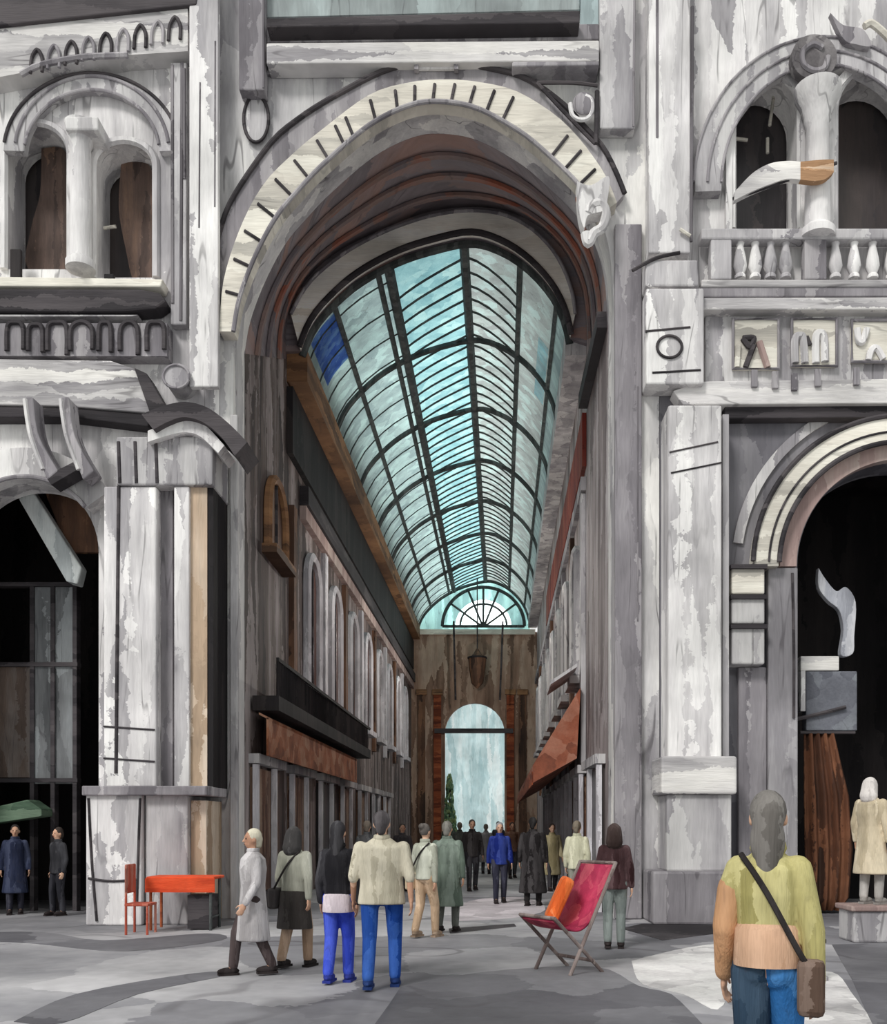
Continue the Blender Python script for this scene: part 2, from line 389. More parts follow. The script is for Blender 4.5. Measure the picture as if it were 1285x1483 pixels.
pilaster('broad white pilaster rising beside the spandrel medallion from the hooded pier', 274, 316, -150, 560, -.4, WHITE, 0, 0, [(312, 60, 300), (290, 120, 330)], .03, -.26)
pilaster('narrow dark-grooved pilaster between the twin-window bay and the broad white pilaster', 247, 270, 90, 470, -.2, MID, 0, 0, [(250, 95, 440), (264, 92, 465), (267, 100, 260)], .06)
pilaster('short grey pilaster above the oval medallion', 346, 383, -150, 130, -.3, GREY, 0, 0, [(382, 0, 128)], .04)
pilaster('wide smooth grey pilaster beside the triangular relief', 869, 920, -150, 186, -.25, MID, 0, 0, [(919, 0, 184)], .04)
pilaster('tall white pilaster standing on the pedestal with scratched brackets', 940, 1000, -150, 366, -.4, WHITE, 0, 0, [(952, 0, 200), (1003, 10, 350)], .05)
pilaster('plain grey pier forming the inner jamb under the carved scroll bracket', 891, 930, 324, 1331, -.14, GREY, 0, 0, [(924, 560, 900)], .03)
pilaster('pale grey strip pier between the gallery entrance and the hooded white pier', 333, 344, 600, 1331, -.12, MID, 0, 0, [], .03)
t = thing('pilaster_pedestal', 'white block pedestal with scratched bracket lines under the tall white pilaster', 'pedestal', P(965, 415, -.7))
MB().pbox(935, 1012, 376, 414, -.45, -E).build('block', WHITE, t, bevel=.03)
MB().ptube([(916, 392), (950, 374), (985, 366)], -.47, .03).build('bracket_rail', DARK, t)
MB().ptube([(985, 332), (1000, 342)], -.46, .03, smooth=False).build('bracket_hook', CREAM, t)
t = thing('roundel_block', 'white block carved with an oval roundel below the scratched pedestal', 'block', P(970, 560, -.5))
MB().pbox(936, 1020, 417, 556, -.5, -E).build('block', WHITE, t, bevel=.03)
MB().tube([P(x, y, -.52) for x, y in arc(970, 502, 18, 0, 360, 24, 16)[:-1]], .025, 6, closed=True).build('roundel', DARK, t, True)
MB().ptube([(935, 480), (1000, 474)], -.5, .02, 6, False).build('joint', DARK, t)
MB().ptube([(945, 540), (1015, 536)], -.5, .02, 6, False).build('joint', DARK, t)
# ================================================================== right bay
t = thing('stone_pier', 'tall bright white square pier on a stepped pedestal beside the grey spandrel', 'pier', P(1007, 1332, -.9))
MB().pbox(968, 1046, 586, 1108, -.7, -E).build('shaft', WHITE, t, bevel=.04)
MB().pbox(1047, 1056, 600, 1100, -.5, -E).build('side_strip', MID, t)
MB().pbox(958, 1068, 1095, 1150, -.95, -E).build('pedestal_cap', WHITEH, t, bevel=.04)
MB().pbox(966, 1060, 1150, 1262, -.85, -E).build('pedestal', MID, t, bevel=.03)
a = P(945, 1262, -1.0); MB().box(a[0], P(1085, 0, -1.0)[0], -1.05, -E, 0, a[2]).build('plinth', GREY, t, bevel=.04)
for l in ([(970, 655), (1040, 640)], [(972, 685), (1045, 670)]): MB().ptube(l, -.705, .015, 6, False).build('joint', DARK, t)
# arch surround of the right portal
t = thing('portal_arch', 'white and pinkish round arch mouldings of the portal beside the grey spandrel', 'arch', P(1310, 820, -.3))
MB().ring(arc(1310, 820, 217, 180, 0, 48), arc(1310, 820, 182, 180, 0, 48), -.35, -E).build('outer_moulding', CREAM, t, label='white outer moulding')
MB().ring(arc(1310, 820, 180, 180, 0, 48), arc(1310, 820, 156, 180, 0, 48), -.2, -E).build('inner_moulding', PINK, t, label='pinkish inner moulding')
for r, y in ((219, -.36), (181, -.36), (196, -.36)):
    MB().tube([P(px, py, y) for px, py in arc(1310, 820, r, 178, 2, 48)], .045 if r != 196 else .02).build('line_moulding', DARK, t, True)
MB().ring(arc(1310, 820, 250, 172, 8, 48), arc(1310, 820, 236, 172, 8, 48), -.06, -E).build('label_moulding', MID, t)
# quoins
for i, (y0, y1, txt) in enumerate(((820, 860, 'topmost quoin block under the foot of the white arch moulding'), (864, 903, 'middle quoin block below the arch foot'), (907, 962, 'lowest and tallest quoin block below the arch foot'))):
    t = thing('quoin_block', txt, 'block', P(1080, y1, -.4), 'quoin blocks of the portal jamb')
    MB().pbox(1060, 1108, y0, y1, -.38, -E).build('block', CREAM if i == 0 else MID, t, bevel=.03)
    MB().pbox(1059, 1112, y0 - 3, y0 + 3, -.44, -E - .002).build('bed_joint', DARK, t)
t = thing('portal_jamb', 'pale grey upright jamb slab beside the dark portal opening', 'jamb', P(1130, 1331, -.15))
MB().pbox(1113, 1156, 822, 1331, -.18, -E).build('slab', MID, t, bevel=.02)
MB().ptube([(1148, 830), (1150, 940), (1150, 1040)], -.19, .025).build('groove', DARK, t)
t = thing('panelled_jamb', 'grey panelled jamb between the white pier and the pale jamb slab', 'jamb', P(1080, 1331, -.1))
MB().pbox(1070, 1111, 966, 1331, -.12, -E).build('slab', GREY, t, bevel=.02)
# frieze, cornices
slab('trim_8', [(990, 586), (975, 566), (1015, 552), (1850, 540), (1850, 580)], -.36, WHITEH)
slab('trim_9', [(1000, 448), (1000, 431), (1850, 428), (1850, 448)], -.36, WHITEH)
slab('trim_10', [(1000, 430), (1000, 416), (1850, 412), (1850, 427)], -.33, GREY)
slab('trim_11', [(1022, 560), (1022, 449), (1850, 449), (1850, 550)], -.12, MID)
slab('trim_12', [(1050, 606), (1050, 587), (1850, 581), (1850, 600)], -.25, DARK)
def relief(label, x0, x1, y0, y1, marks, group='relief panels of the frieze'):
    t = thing('relief_panel', label, 'relief', P((x0 + x1) / 2, y1, -.5), group)
    pn = MB().pbox(x0, x1, y0, y1, -.2, -.12 - E).build('panel', CREAM if marks else MID, t)
    fr = [(x0, y0), (x1, y0), (x1, y1), (x0, y1)]
    MB().tube([P(x, y, -.21) for x, y in fr], .035, 6, closed=True).build('frame', GREY, t)
    for pts, m, r in marks: MB().ptube(pts, -.23, r, 6).build('figure', m, pn, True)
relief('frieze relief panel nearest the roundel block, with a dark wedge and slash', 1062, 1128, 462, 534, [([(1076, 490), (1092, 490), (1086, 502), (1076, 490)], DARK, .05), ([(1092, 500), (1080, 532)], DARK, .05), ([(1070, 500), (1068, 532)], CREAM, .05), ([(1100, 495), (1112, 532)], PINK, .06)])
relief('frieze relief panel with twin white rounded uprights, framed in charcoal', 1147, 1212, 462, 530, [([(1152, 526), (1152, 492), (1160, 486), (1164, 492), (1166, 526)], WHITE, .07), ([(1182, 526), (1182, 490), (1188, 482), (1194, 490), (1195, 524)], WHITE, .07), ([(1168, 488), (1173, 500)], DARK, .05)])
relief('frieze relief panel at the end of the row with a white U-shaped mark', 1234, 1300, 464, 524, [([(1242, 476), (1244, 494), (1250, 494), (1256, 476)], WHITE, .06), ([(1258, 522), (1262, 508), (1270, 504), (1280, 520)], WHITE, .06)])
for x, y in ((1094, 544), (1124, 546), (1152, 549), (1186, 543), (1242, 541)):
    lab(MB().pbox(x - 5, x + 4, y - 9, y + 16, -.42, -.36 - E).build('dentil', GREY, bevel=.01), 'small grey dentil on the white cornice below the frieze reliefs', 'dentil', 'dentils on the white cornice')
# upper window bay
t = thing('window_arch', 'large pale enclosing arch over the two dark round-headed windows', 'arch', P(1190, 260, -.2))
MB().ring(arc(1195, 270, 188, 182, -2, 48, 215), arc(1195, 270, 150, 182, -2, 48, 178), -.22, -E).build('moulding', MID, t)
for r in (190, 170, 150): MB().tube([P(x, y, -.23) for x, y in arc(1195, 270, r, 178, 2, 40, r + 27)], .025).build('line_moulding', GREY, t, True)
t = thing('window_column', 'white column with a flared capital between the two dark windows', 'column', P(1184, 410, -.3))
c0 = P(1184, 345, -.3); s_ = sc(-.3)
MB().lathe([(.30, 0), (.30, .12), (.22, .2), (.19, 1.9), (.23, 2.0), (.23, 2.08), (.27, 2.22), (.38, 2.45), (.4, 2.58)], 24, (c0[0], -.3, c0[2])).build('shaft', WHITE, t, 'edge')
MB().ring(archwin(1052, 1168, 92, 160, 335), archwin(1061, 1160, 104, 160, 335), -.12, -E).build('window_surround', WHITE, t)
MB().ring(archwin(1200, 1331, 84, 160, 352), archwin(1209, 1322, 97, 160, 352), -.12, -E).build('window_surround', WHITE, t)
t = thing('wall_roundel', 'dark grey carved roundel with a swirl above the white column', 'roundel', P(1180, 118, -.3))
MB().prism(arc(1180, 82, 33, 0, 360, 32)[:-1], -.42, -.24).build('disc', paint('grey_carving', [(92, 88, 90), (120, 116, 117), (146, 142, 142)], 'i', 2, .6), t, bevel=.03)
MB().ptube([(1200, 82), (1194, 98), (1178, 102), (1164, 92), (1164, 74), (1178, 64), (1192, 70)], -.43, .05).build('swirl', GREY, t, True)
t = thing('carved_leaf', 'dark diagonal carved leaf sprouting from beside the roundel', 'ornament', P(1225, 60, -.3))
MB().prism(catmull([(1203, 18), (1222, 36), (1250, 42), (1262, 66), (1240, 64), (1222, 56), (1203, 18)], 5)[:-1], -.34, -.22 - E).build('blade', GREY, t, bevel=.02)
MB().ptube([(1252, 38), (1262, 34), (1276, 44), (1290, 58)], -.3, .06).build('stem', CREAM, t, True)
# flag
t = thing('flag', 'furled white and ochre flag slanting across the dark arched window', 'flag', P(1190, 255, -.6))
g = MB(); pts = catmull([(1064, 284, 6), (1090, 264, 13), (1115, 252, 15), (1140, 246, 13), (1160, 247, 13)], 6)
g.prism([(x, y - r) for x, y, r in pts] + [(x, y + r) for x, y, r in reversed(pts)], -.68, -.56); g.build('cloth', WHITEH, t, bevel=.04)
pts = catmull([(1160, 247, 13), (1180, 247, 15), (1196, 245, 14), (1208, 240, 9)], 6)
MB().prism([(x, y - r) for x, y, r in pts] + [(x, y + r) for x, y, r in reversed(pts)], -.69, -.57).build('ochre_end', paint('ochre_cloth', [(160, 124, 92), (190, 150, 114), (214, 190, 166)], 'h', 2, .1), t, bevel=.04, label='ochre end')
MB().tube([P(1062, 288, -.62), P(1212, 236, -.62)], .03).build('pole', DARK, t)
# balustrade
t = thing('balustrade', 'white stone balustrade with rounded balusters below the two dark windows', 'balustrade', P(1170, 414, -.5))
MB().pbox(1016, 1420, 330, 346, -.36, -.1).build('rail', MID, t, bevel=.03)
MB().pbox(1016, 1420, 404, 415, -.36, -.1).build('base_rail', WHITEH, t, bevel=.03)
z0 = P(0, 404, -.23)[2]; z1 = P(0, 346, -.23)[2]; h = z1 - z0
for x in list(range(1072, 1160, 22)) + list(range(1210, 1400, 27)):
    cx = P(x, 0, -.23)[0]; w = .12
    MB().lathe([(w * .8, 0), (w * .8, .05), (w * .6, .08), (w * 1.0, h * .3), (w * .85, h * .5), (w * .5, h * .8), (w * .7, h * .93), (w * .75, h)], 14, (cx, -.23, z0)).build('baluster', WHITE, t, True)
MB().pbox(1030, 1060, 346, 404, -.34, -.12).build('end_post', MID, t, bevel=.02); MB().pbox(1166, 1198, 346, 404, -.34, -.12).build('middle_post', GREY, t, bevel=.02)
# ================================================================== left bay
slab('trim_13', [(-520, 92), (-520, 30), (290, -28), (284, 6)], -.42, DARK)
t = thing('corbel_table', 'sloping white corbel band with small looped arches under the dark eaves slab', 'frieze', P(140, 90, -.4))
MB().prism([(-520, 210), (-520, 100), (272, 10), (272, 74), (180, 80), (60, 100)], -.35, -E).build('band', WHITEH, t)
for i in range(9):
    x = 52 + i * 25; y = 92 - (x - 52) * .235; hh = 26 + 8 * math.sin(i * 2.1)
    MB().ptube([(x - 8, y + 14), (x - 6, y - 8), (x + 2, y - 20), (x + 9, y - 8), (x + 9, y + 12)], -.37, .032).build('loop_arch', GREY if i % 2 else DARK, t, True)
MB().ptube([(30, 108), (60, 94), (120, 83), (185, 80)], -.37, .05).build('lower_line', GREY, t, True)
t = thing('blind_arch', 'pale blind arch with grey lunette above the two brown-curtained windows', 'arch', P(135, 220, -.15))
MB().ring(arc(133, 222, 128, 178, 2, 40, 116), arc(133, 222, 98, 178, 2, 40, 92), -.15, -E).build('moulding', MID, t)
for r, ry, m in ((128, 116, DARK), (98, 92, GREY), (112, 112, GREY)): MB().tube([P(x, y, -.16) for x, y in arc(133, 222, r, 172, 8, 40, ry)], .03).build('line_moulding', m, t, True)
t = thing('window_colonnette', 'slim white colonnette between the two brown-curtained windows', 'column', P(118, 390, -.25))
c0 = P(118, 392, -.25)
MB().lathe([(.25, 0), (.25, .12), (.19, .2), (.17, 2.1), (.2, 2.2), (.24, 2.35), (.27, 2.5)], 24, (c0[0], -.28, c0[2])).build('shaft', WHITE, t, 'edge')
MB().pbox(94, 142, 168, 188, -.55, -E).build('capital', WHITE, t, bevel=.03)
slab('trim_14', [(-520, 412), (-520, 392), (236, 404), (232, 415)], -.34, CREAM)
t = thing('balcony', 'long charcoal balcony slab with a tapered end below the brown-curtained windows', 'balcony', P(100, 455, -1.1))
MB().prism([(-520, 452), (-520, 416), (200, 418), (232, 424), (241, 436), (225, 447), (180, 451)], -.36, -E).build('slab', DARK, t, bevel=.04)
MB().prism([(-520, 459), (-520, 455), (200, 456), (190, 458)], -.31, -E).build('ledge', MID, t)
for x0, x1, y0 in ((14, 30, 360), (150, 165, 396)): MB().pbox(x0, x1, y0, 415, -.3, -.22).build('post', BLACK, t, bevel=.02)
t = thing('arcade_frieze', 'grey frieze band drawn with a row of small dark arches under the charcoal balcony', 'frieze', P(120, 510, -.3))
MB().prism([(-520, 514), (-520, 469), (242, 468), (242, 516)], -.3, -E).build('panel', GREY, t)
for k, (a, b, rr) in enumerate(((10, 34, 0), (41, 62, 0), (69, 97, 0), (102, 134, 1), (143, 161, 0), (174, 200, 1), (213, 238, 0))):
    y0 = 467 + 3 * (k % 2)
    MB().ptube([(a, 508), (a + 1, y0 + 6), ((a + b) / 2, y0 - (4 if rr else 0)), (b - 1, y0 + 6), (b, 506 + 4 * (k % 3))], -.32, .045).build('small_arch', DARK, t, True)
slab('trim_15', [(-520, 574), (-520, 512), (160, 522), (196, 534), (219, 598), (100, 588)], -.36, WHITEH)
slab('trim_16', [(-520, 606), (-520, 576), (100, 590), (219, 600), (214, 618), (100, 604)], -.32, DARK)
slab('trim_17', [(194, 532), (212, 540), (250, 606), (222, 612)], -.4, DARK)
t = thing('small_roundel', 'small oval roundel drawn beside the sloping end of the white cornice', 'roundel', P(255, 565, -.45))
MB().prism(arc(255, 545, 19, 0, 360, 24, 17)[:-1], -.46, -E).build('disc', MID, t)
MB().tube([P(x, y, -.47) for x, y in arc(255, 545, 19, 0, 360, 24, 17)[:-1]], .025, 6, closed=True).build('rim', GREY, t, True)
# hooded pier
t = thing('hooded_pier', 'massive white pier with a dark curved hood, grooved shaft and block pedestal', 'pier', P(225, 1340, -1.0))
MB().ring(catmull([(205, 600), (235, 588), (268, 582), (300, 590), (330, 612), (358, 640)], 6), catmull([(222, 622), (245, 610), (268, 604), (295, 612), (320, 632), (340, 660)], 6), -1.35, -.5).build('hood', DARK, t, label='dark curved hood')
MB().ring(catmull([(214, 624), (245, 611), (268, 606), (295, 614), (325, 645)], 6), catmull([(214, 640), (245, 630), (268, 626), (290, 632), (316, 656)], 6), -1.2, -.5).build('hood_lining', WHITE, t)
cp_ = MB().pbox(168, 308, 632, 702, -1.05, -E).build('capital', MID, t, bevel=.03)
for x in (172, 196, 226): MB().ptube([(x, 640), (x + 2, 700)], -1.04, .035, 6, False).build('capital_groove', DARK, cp_)
MB().pbox(150, 226, 704, 1140, -1.0, -E).build('shaft', WHITE, t, bevel=.03)
MB().pbox(228, 250, 704, 1140, -.75, -E).build('shadow_groove', GREY, t)  # recessed strip, its shade put into the grey colour
MB().pbox(252, 274, 704, 1140, -1.0, -E).build('shaft_return', WHITE, t, bevel=.02)
MB().pbox(275, 300, 704, 1140, -.92, -E).build('sandy_strip', SAND, t, label='sandy beige strip')
MB().pbox(301, 309, 650, 1140, -.9, -E).build('black_edge', BLACK, t, label='black edge strip')
MB().ptube([(172, 704), (170, 900), (168, 1120)], -1.005, .03).build('joint', DARK, t)
for y in (1052, 1098): MB().ptube([(150, y), (224, y + 5)], -1.005, .018, 6, False).build('joint', DARK, t)
a = P(124, 1150, -1.2); b = P(205, 1150, -1.2)
MB().box(a[0], b[0], -1.2, -E, 0, a[2]).build('pedestal', WHITE, t, bevel=.03)
a2 = P(207, 1150, -1.2); b2 = P(272, 1150, -1.1)
MB().box(a2[0], b2[0], -1.1, -E, 0, a[2]).build('pedestal_return', MID, t, bevel=.03)
MB().box(b2[0] + .01, P(300, 0, -.9)[0], -.95, -E, 0, a[2] - .1).build('sandy_pedestal', SAND, t)
MB().pbox(118, 300, 1138, 1152, -1.28, -E).build('pedestal_cap', GREY, t, bevel=.02)
for l in ([(128, 1156), (133, 1250), (140, 1334)], [(203, 1156), (200, 1240), (198, 1310)], [(128, 1272), (160, 1276), (200, 1274)]): MB().ptube(l, -1.21, .022).build('edge_line', DARK, t)
# left portal
t = thing('round_arch', 'white round arch springing behind the hooded pier over the dark shop entrance', 'arch', P(35, 800, -.3))
MB().ring(arc(35, 800, 152, 180, 36, 40), arc(35, 800, 110, 180, 36, 40), -.35, -E).build('moulding', WHITE, t)
MB().tube([P(x, y, -.36) for x, y in arc(35, 800, 110, 178, 37, 40)], .04).build('inner_line', GREY, t, True)
t = thing('keystone_bracket', 'twin-finned grey keystone bracket hanging over the round arch', 'bracket', P(85, 690, -.8))
for x in (40, 92):
    MB().ring(catmull([(x - 4, 575), (x + 4, 630), (x + 28, 695)], 8), catmull([(x + 8, 575), (x + 16, 630), (x + 44, 682)], 8), -.8, -.42).build('fin', GREY, t, bevel=.03)
    MB().ptube([(x - 4, 578), (x + 4, 630), (x + 22, 680)], -.8, .04).build('fin_edge', WHITE, t)
MB().prism([(66, 690), (120, 662), (126, 672), (74, 702)], -.79, -.42).build('foot', DARK, t)
t = thing('sloping_canopy_beam', 'broad pale beam sloping down inside the dark round-arched entrance', 'beam', P(105, 845, .9))
MB().prism([(14, 700), (34, 690), (118, 822), (112, 846), (96, 842)], .82 + E, 1.1).build('beam', paint('pale_blue_grey', [(156, 162, 164), (190, 196, 196), (216, 220, 218)], 'd', 1.5, .2), t, bevel=.03)
t = thing('shop_screen', 'tall grey glazed screen standing inside the round-arched entrance', 'screen', P(75, 1331, 1.6))
MB().pbox(48, 108, 850, 1135, 1.5, 1.6).build('glass', paint('grey_screen_glass', [(84, 86, 88), (116, 118, 120), (144, 148, 150)], 'd', 1.5, .5), t)
for x in (46, 76, 108): MB().pbox(x - 3, x + 3, 846, 1328, 1.46, 1.64).build('post', DARK, t)
for y in (846, 962, 1130): MB().pbox(-60, 112, y - 3, y + 3, 1.45, 1.63).build('rail', DARK, t)
MB().pbox(-60, 44, 966, 1126, 1.5, 1.6).build('side_glass', paint('brown_grey_glass', [(70, 60, 56), (98, 84, 76), (120, 112, 108)], 'd', 1.5, .4), t)
t = thing('brown_door_panel', 'dark brown door panel set high inside the round-arched entrance', 'panel', P(110, 780, 1.9))
MB().prism([(60, 700), (100, 690), (140, 740), (150, 800), (100, 800)], 1.2, 1.3).build('drape', BROWN, t)  # flat brown door panel, unattached inside the arch
t = thing('shop_awning', 'low dull green awning over the dark café front in the round arch', 'awning', P(30, 1190, .9))
MB().prism([(-60, 1200), (-60, 1180), (40, 1158), (60, 1172), (60, 1182)], .9, 1.38).build('canvas', paint('dull_green', [(56, 74, 60), (80, 104, 84), (104, 124, 104)], 'h', 2, .1), t, bevel=.02)
# ================================================================== right portal contents
t = thing('hanging_sign', 'blank blue-grey box sign with a white edge inside the dark portal', 'sign', P(1200, 1060, .3))
MB().pbox(1168, 1242, 972, 1058, .9, 1.15).build('panel', paint('blue_grey_panel', [(88, 90, 98), (110, 112, 120), (128, 132, 138)], 'i', 1.5, .3), t, bevel=.02)
MB().pbox(1160, 1216, 950, 971, .88, 1.15).build('top_edge', WHITEH, t, bevel=.02, label='white top edge')
MB().pbox(1160, 1167, 971, 1030, .88, 1.15).build('side_edge', WHITE, t, bevel=.01, label='white side edge')
MB().ptube([(1130, 1046), (1170, 1038), (1225, 1024)], .86, .04).build('rod', DARK, t)
t = thing('scrolled_lamp_bracket', 'pale zigzag lamp bracket above the blank box sign in the dark portal', 'bracket', P(1225, 950, .9))
MB().prism(catmull([(1186, 822), (1196, 838), (1212, 856), (1226, 850), (1240, 872), (1238, 920), (1236, 946), (1218, 948), (1222, 912), (1216, 884), (1200, 870), (1186, 850), (1186, 822)], 4)[:-1], .9, 1.05).build('arm', paint('pale_blue_white', [(140, 142, 150), (174, 176, 184), (208, 208, 212)], 'd', 2, .2), t, bevel=.03)
t = thing('hanging_drape', 'tall rust-brown drape hanging in folds inside the dark portal', 'drape', P(1200, 1350, 0))
d_ = MB(); n = 36
zt = P(0, 1062, .9)[2]
xs0 = P(1168, 0, .9)[0]; xs1 = P(1240, 0, .9)[0]
vs = []
for j, (z, f0, f1) in enumerate(((.06, .12, .72), (.3, .05, .9), (1.2, .02, .98), (2.2, 0, .9), (zt, 0, .6))):
    for i in range(n + 1):
        u = i / n; x = xs0 + (xs1 - xs0) * (f0 + (f1 - f0) * u)
        vs.append((x, .95 + .06 * math.sin(u * 26), z))
fs = [(j * (n + 1) + i, j * (n + 1) + i + 1, (j + 1) * (n + 1) + i + 1, (j + 1) * (n + 1) + i) for j in range(4) for i in range(n)]
d_.add(vs, fs); o = d_.build('cloth', paint('rust_brown_cloth', [(54, 36, 28), (96, 60, 42), (126, 84, 60)], 'v', 2, .2), t, 'all')
m_ = o.modifiers.new('th', 'SOLIDIFY'); m_.thickness = .03
MB().tube([(xs0 - .1, .95, zt + .02), (xs1, .95, zt + .02)], .03).build('curtain_rod', DARK, t)
# ================================================================== vault passage behind the great arch
GX = .0186
def G(x, y, z): return (x + GX * max(0, y - 4.5), y, z)
XL, XR = P(338, 0, 0)[0], P(890, 0, 0)[0]
iv = [(P(x, y, 0)[0], P(x, y, 0)[2]) for x, y in resample(intr, 40)]
ivB = [(P(x, y, 4.5)[0], P(x, y, 4.5)[2]) for x, y in resample(catmull([(414, 520), (417, 462), (440, 410), (484, 368), (545, 336), (610, 310), (670, 300), (728, 304), (778, 326), (817, 364), (843, 420), (850, 490)], 6), 40)]
def vault(t, off=0.0):
    o = []
    for (ax, az), (bx, bz) in zip(iv, ivB):
        x = ax + (bx - ax) * t; z = az + (bz - az) * t
        dx, dz = x + .95, z - 10.2; l = math.hypot(dx, dz); o.append((x + dx / l * off, z + dz / l * off))
    return o
def vband(t0, t1, o0, o1):
    m = MB(); n = 40; T = [t0 + (t1 - t0) * i / 6 for i in range(7)] if t1 - t0 > .2 else [t0, t1]
    vs = [(x, .8 + E + (3.7 - E) * t, z) for o in (o0, o1) for t in T for x, z in vault(t, o)]; q = len(T); w = q * n
    fs = []
    for j in range(q - 1):
        for i in range(n - 1):
            f = (j * n + i, j * n + i + 1, (j + 1) * n + i + 1, (j + 1) * n + i); fs += [f, tuple(w + v_ for v_ in reversed(f))]
    for i in range(n - 1): fs += [(i, w + i, w + i + 1, i + 1), ((q - 1) * n + i, (q - 1) * n + i + 1, w + (q - 1) * n + i + 1, w + (q - 1) * n + i)]
    for j in range(q - 1): fs += [(j * n, (j + 1) * n, w + (j + 1) * n, w + j * n), (j * n + n - 1, w + j * n + n - 1, w + (j + 1) * n + n - 1, (j + 1) * n + n - 1)]
    return m.add(vs, fs)
vband(0, 1, .0, .25).build('ceiling_vault', SOFFIT, kind='structure')
for k, (ta, tb) in enumerate(((.2, .25), (.46, .52), (.74, .8))):
    t = thing('vault_rib', ('nearest', 'middle', 'farthest')[k] + ' of the rusty ribs across the shadowed vault behind the great arch', 'rib', (-1, 1, 14), 'ribs of the entrance vault')
    vband(ta, tb, -.08, -.012).build('rib', paint('vault_rib_stone', [(116, 108, 112), (140, 116, 108), (160, 96, 76)], 'i', .6, .3), t)
# gallery profile (local): from left spring to right spring
rp_px = catmull([(436, 508), (452, 470), (480, 436), (520, 402), (575, 372), (630, 354), (684, 344), (730, 358), (768, 384), (800, 420), (818, 456), (826, 490)], 6)
prof = [(P(x, y, 4.5)[0], P(x, y, 4.5)[2]) for x, y in rp_px]
prof = resample(prof, 61)
YA, YB = 4.62, 34.7
# end wall over the roof arch
hd = [(P(x, y, 4.5)[0], P(x, y, 4.5)[2]) for x, y in catmull([(424, 462), (448, 420), (490, 382), (545, 350), (610, 325), (670, 314), (725, 318), (770, 340), (805, 378), (826, 425), (832, 462)], 5)]
zl = 9.0
hw = MB(); hw.ext([[(XL - .6, zl + 3.2), (XL - .6, 17.5), (XR + .6, 17.5), (XR + .6, zl + 3.2), prof[-1]] + prof[::-1][1:] ], lambda a, b, t: (a, t, b), 4.5 + E, 4.62)
hw.build('wall_header', SOFFIT, kind='structure')
t = thing('roof_end_arch', 'pale grey arch rim at the near end of the glass gallery roof', 'arch', (-1, 4.4, 12))
MB().ext([resample(hd, 50) + resample(prof, 50)[::-1]], lambda a, b, t_: (a, t_, b), 4.3, 4.5).build('rim', paint('bright_cream_rim', [(226, 220, 208), (240, 236, 226), (248, 246, 240)], 'h', 1, .1), t)
MB().tube([(x, 4.29, z) for x, z in resample(prof, 40)], .07).build('inner_bead', DARK, t, True)
MB().tube([(x, 4.29, z) for x, z in resample(hd, 40)], .04).build('outer_bead', GREY, t, True)
# gallery side walls
def sidewall(name, x, sgn, mat):
    a = [G(x, .8 + E, 0), G(x, YB, 0)]
    m = MB()
    zt = 13.6
    for y0, y1 in ((.8 + E, 4.5), (4.5, YB)):
        v = [G(x, y0, 0), G(x, y1, 0), G(x, y1, zt), G(x, y0, zt)]
        w = [(p[0] + sgn * .3, p[1], p[2]) for p in v]
        m.add(v + w, [(0, 1, 2, 3), (7, 6, 5, 4), (0, 4, 5, 1), (3, 2, 6, 7), (0, 3, 7, 4), (1, 5, 6, 2)])
    m.build(name, mat, kind='structure')
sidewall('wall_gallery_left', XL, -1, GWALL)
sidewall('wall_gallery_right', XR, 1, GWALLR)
def run(x0, x1, y0, y1, z0, z1, name, mat, parent=None, **kw):       # a straight run along the gallery
    v = [G(x, y, z) for y in (y0, y1) for z in (z0, z1) for x in (x0, x1)]
    return MB().add(v, [(0, 1, 3, 2), (4, 6, 7, 5), (0, 4, 5, 1), (2, 3, 7, 6), (0, 2, 6, 4), (1, 5, 7, 3)]).build(name, mat, parent, **kw)
run(XL + E, prof[0][0] + .12, YA, YB - .02, 11.6, 12.3, 'trim_18', OCHRE, kind='structure')
run(prof[-1][0] - .1, XR - E, YA, YB - .02, 12.2, 12.75, 'trim_19', MID, kind='structure')
run(XL + E, XL + .14, YA, YB - .02, 10.0, 11.5, 'trim_20', BLACK, kind='structure')
run(XL + E, XL + .22, 6, YB - .02, 9.3, 9.75, 'trim_21', DARK, kind='structure')
run(XL + E, XL + .16, 6, YB - .02, 8.95, 9.28, 'trim_22', PINK, kind='structure')
run(XR - .1, XR - E, 4.6, 22, 9.7, 10.9, 'trim_23', RED, kind='structure')
run(XR - .12, XR - E, 4.7, YB - .02, 9.2, 9.5, 'trim_24', GREY, kind='structure')
run(XR - .2, XR - E, .9, 4.4, 10.9, 11.2, 'trim_25', DARK, kind='structure')
# gallery windows
wn = [5]
def gwin(x, sgn, y, z0, zs, w, mats, sur=.12):
    t = struct('window_%d' % wn[0]); wn[0] += 1
    path = [(y - w / 2, z0), (y - w / 2, zs)] + [(y - w / 2 * math.cos(math.pi * i / 12), zs + w / 2 * math.sin(math.pi * i / 12)) for i in range(1, 12)] + [(y + w / 2, zs), (y + w / 2, z0)]
    m = MB(); m.ext([path], lambda a, b, tt: G(x + tt, a, b), sgn * E, sgn * .05); m.build('pane', mats[1], t)
    MB().tube([G(x + sgn * .08, a, b) for a, b in path], sur, 6).build('surround', mats[0], t, True)
    for f in (-.02,):
        MB().tube([G(x + sgn * .07, y, z0), G(x + sgn * .07, y, zs + w / 2 - .05)], .04, 6).build('mullion', DARK, t)
    v = [G(x + sgn * .0, yy, zz) for yy in (y - w / 2 - .15, y + w / 2 + .15) for zz in (z0 - .2, z0 - .02)] + [G(x + sgn * .3, yy, zz) for yy in (y - w / 2 - .15, y + w / 2 + .15) for zz in (z0 - .2, z0 - .02)]
    MB().add(v, [(0, 1, 3, 2), (4, 6, 7, 5), (0, 4, 5, 1), (2, 3, 7, 6), (0, 2, 6, 4), (1, 5, 7, 3)]).build('sill', mats[0], t)
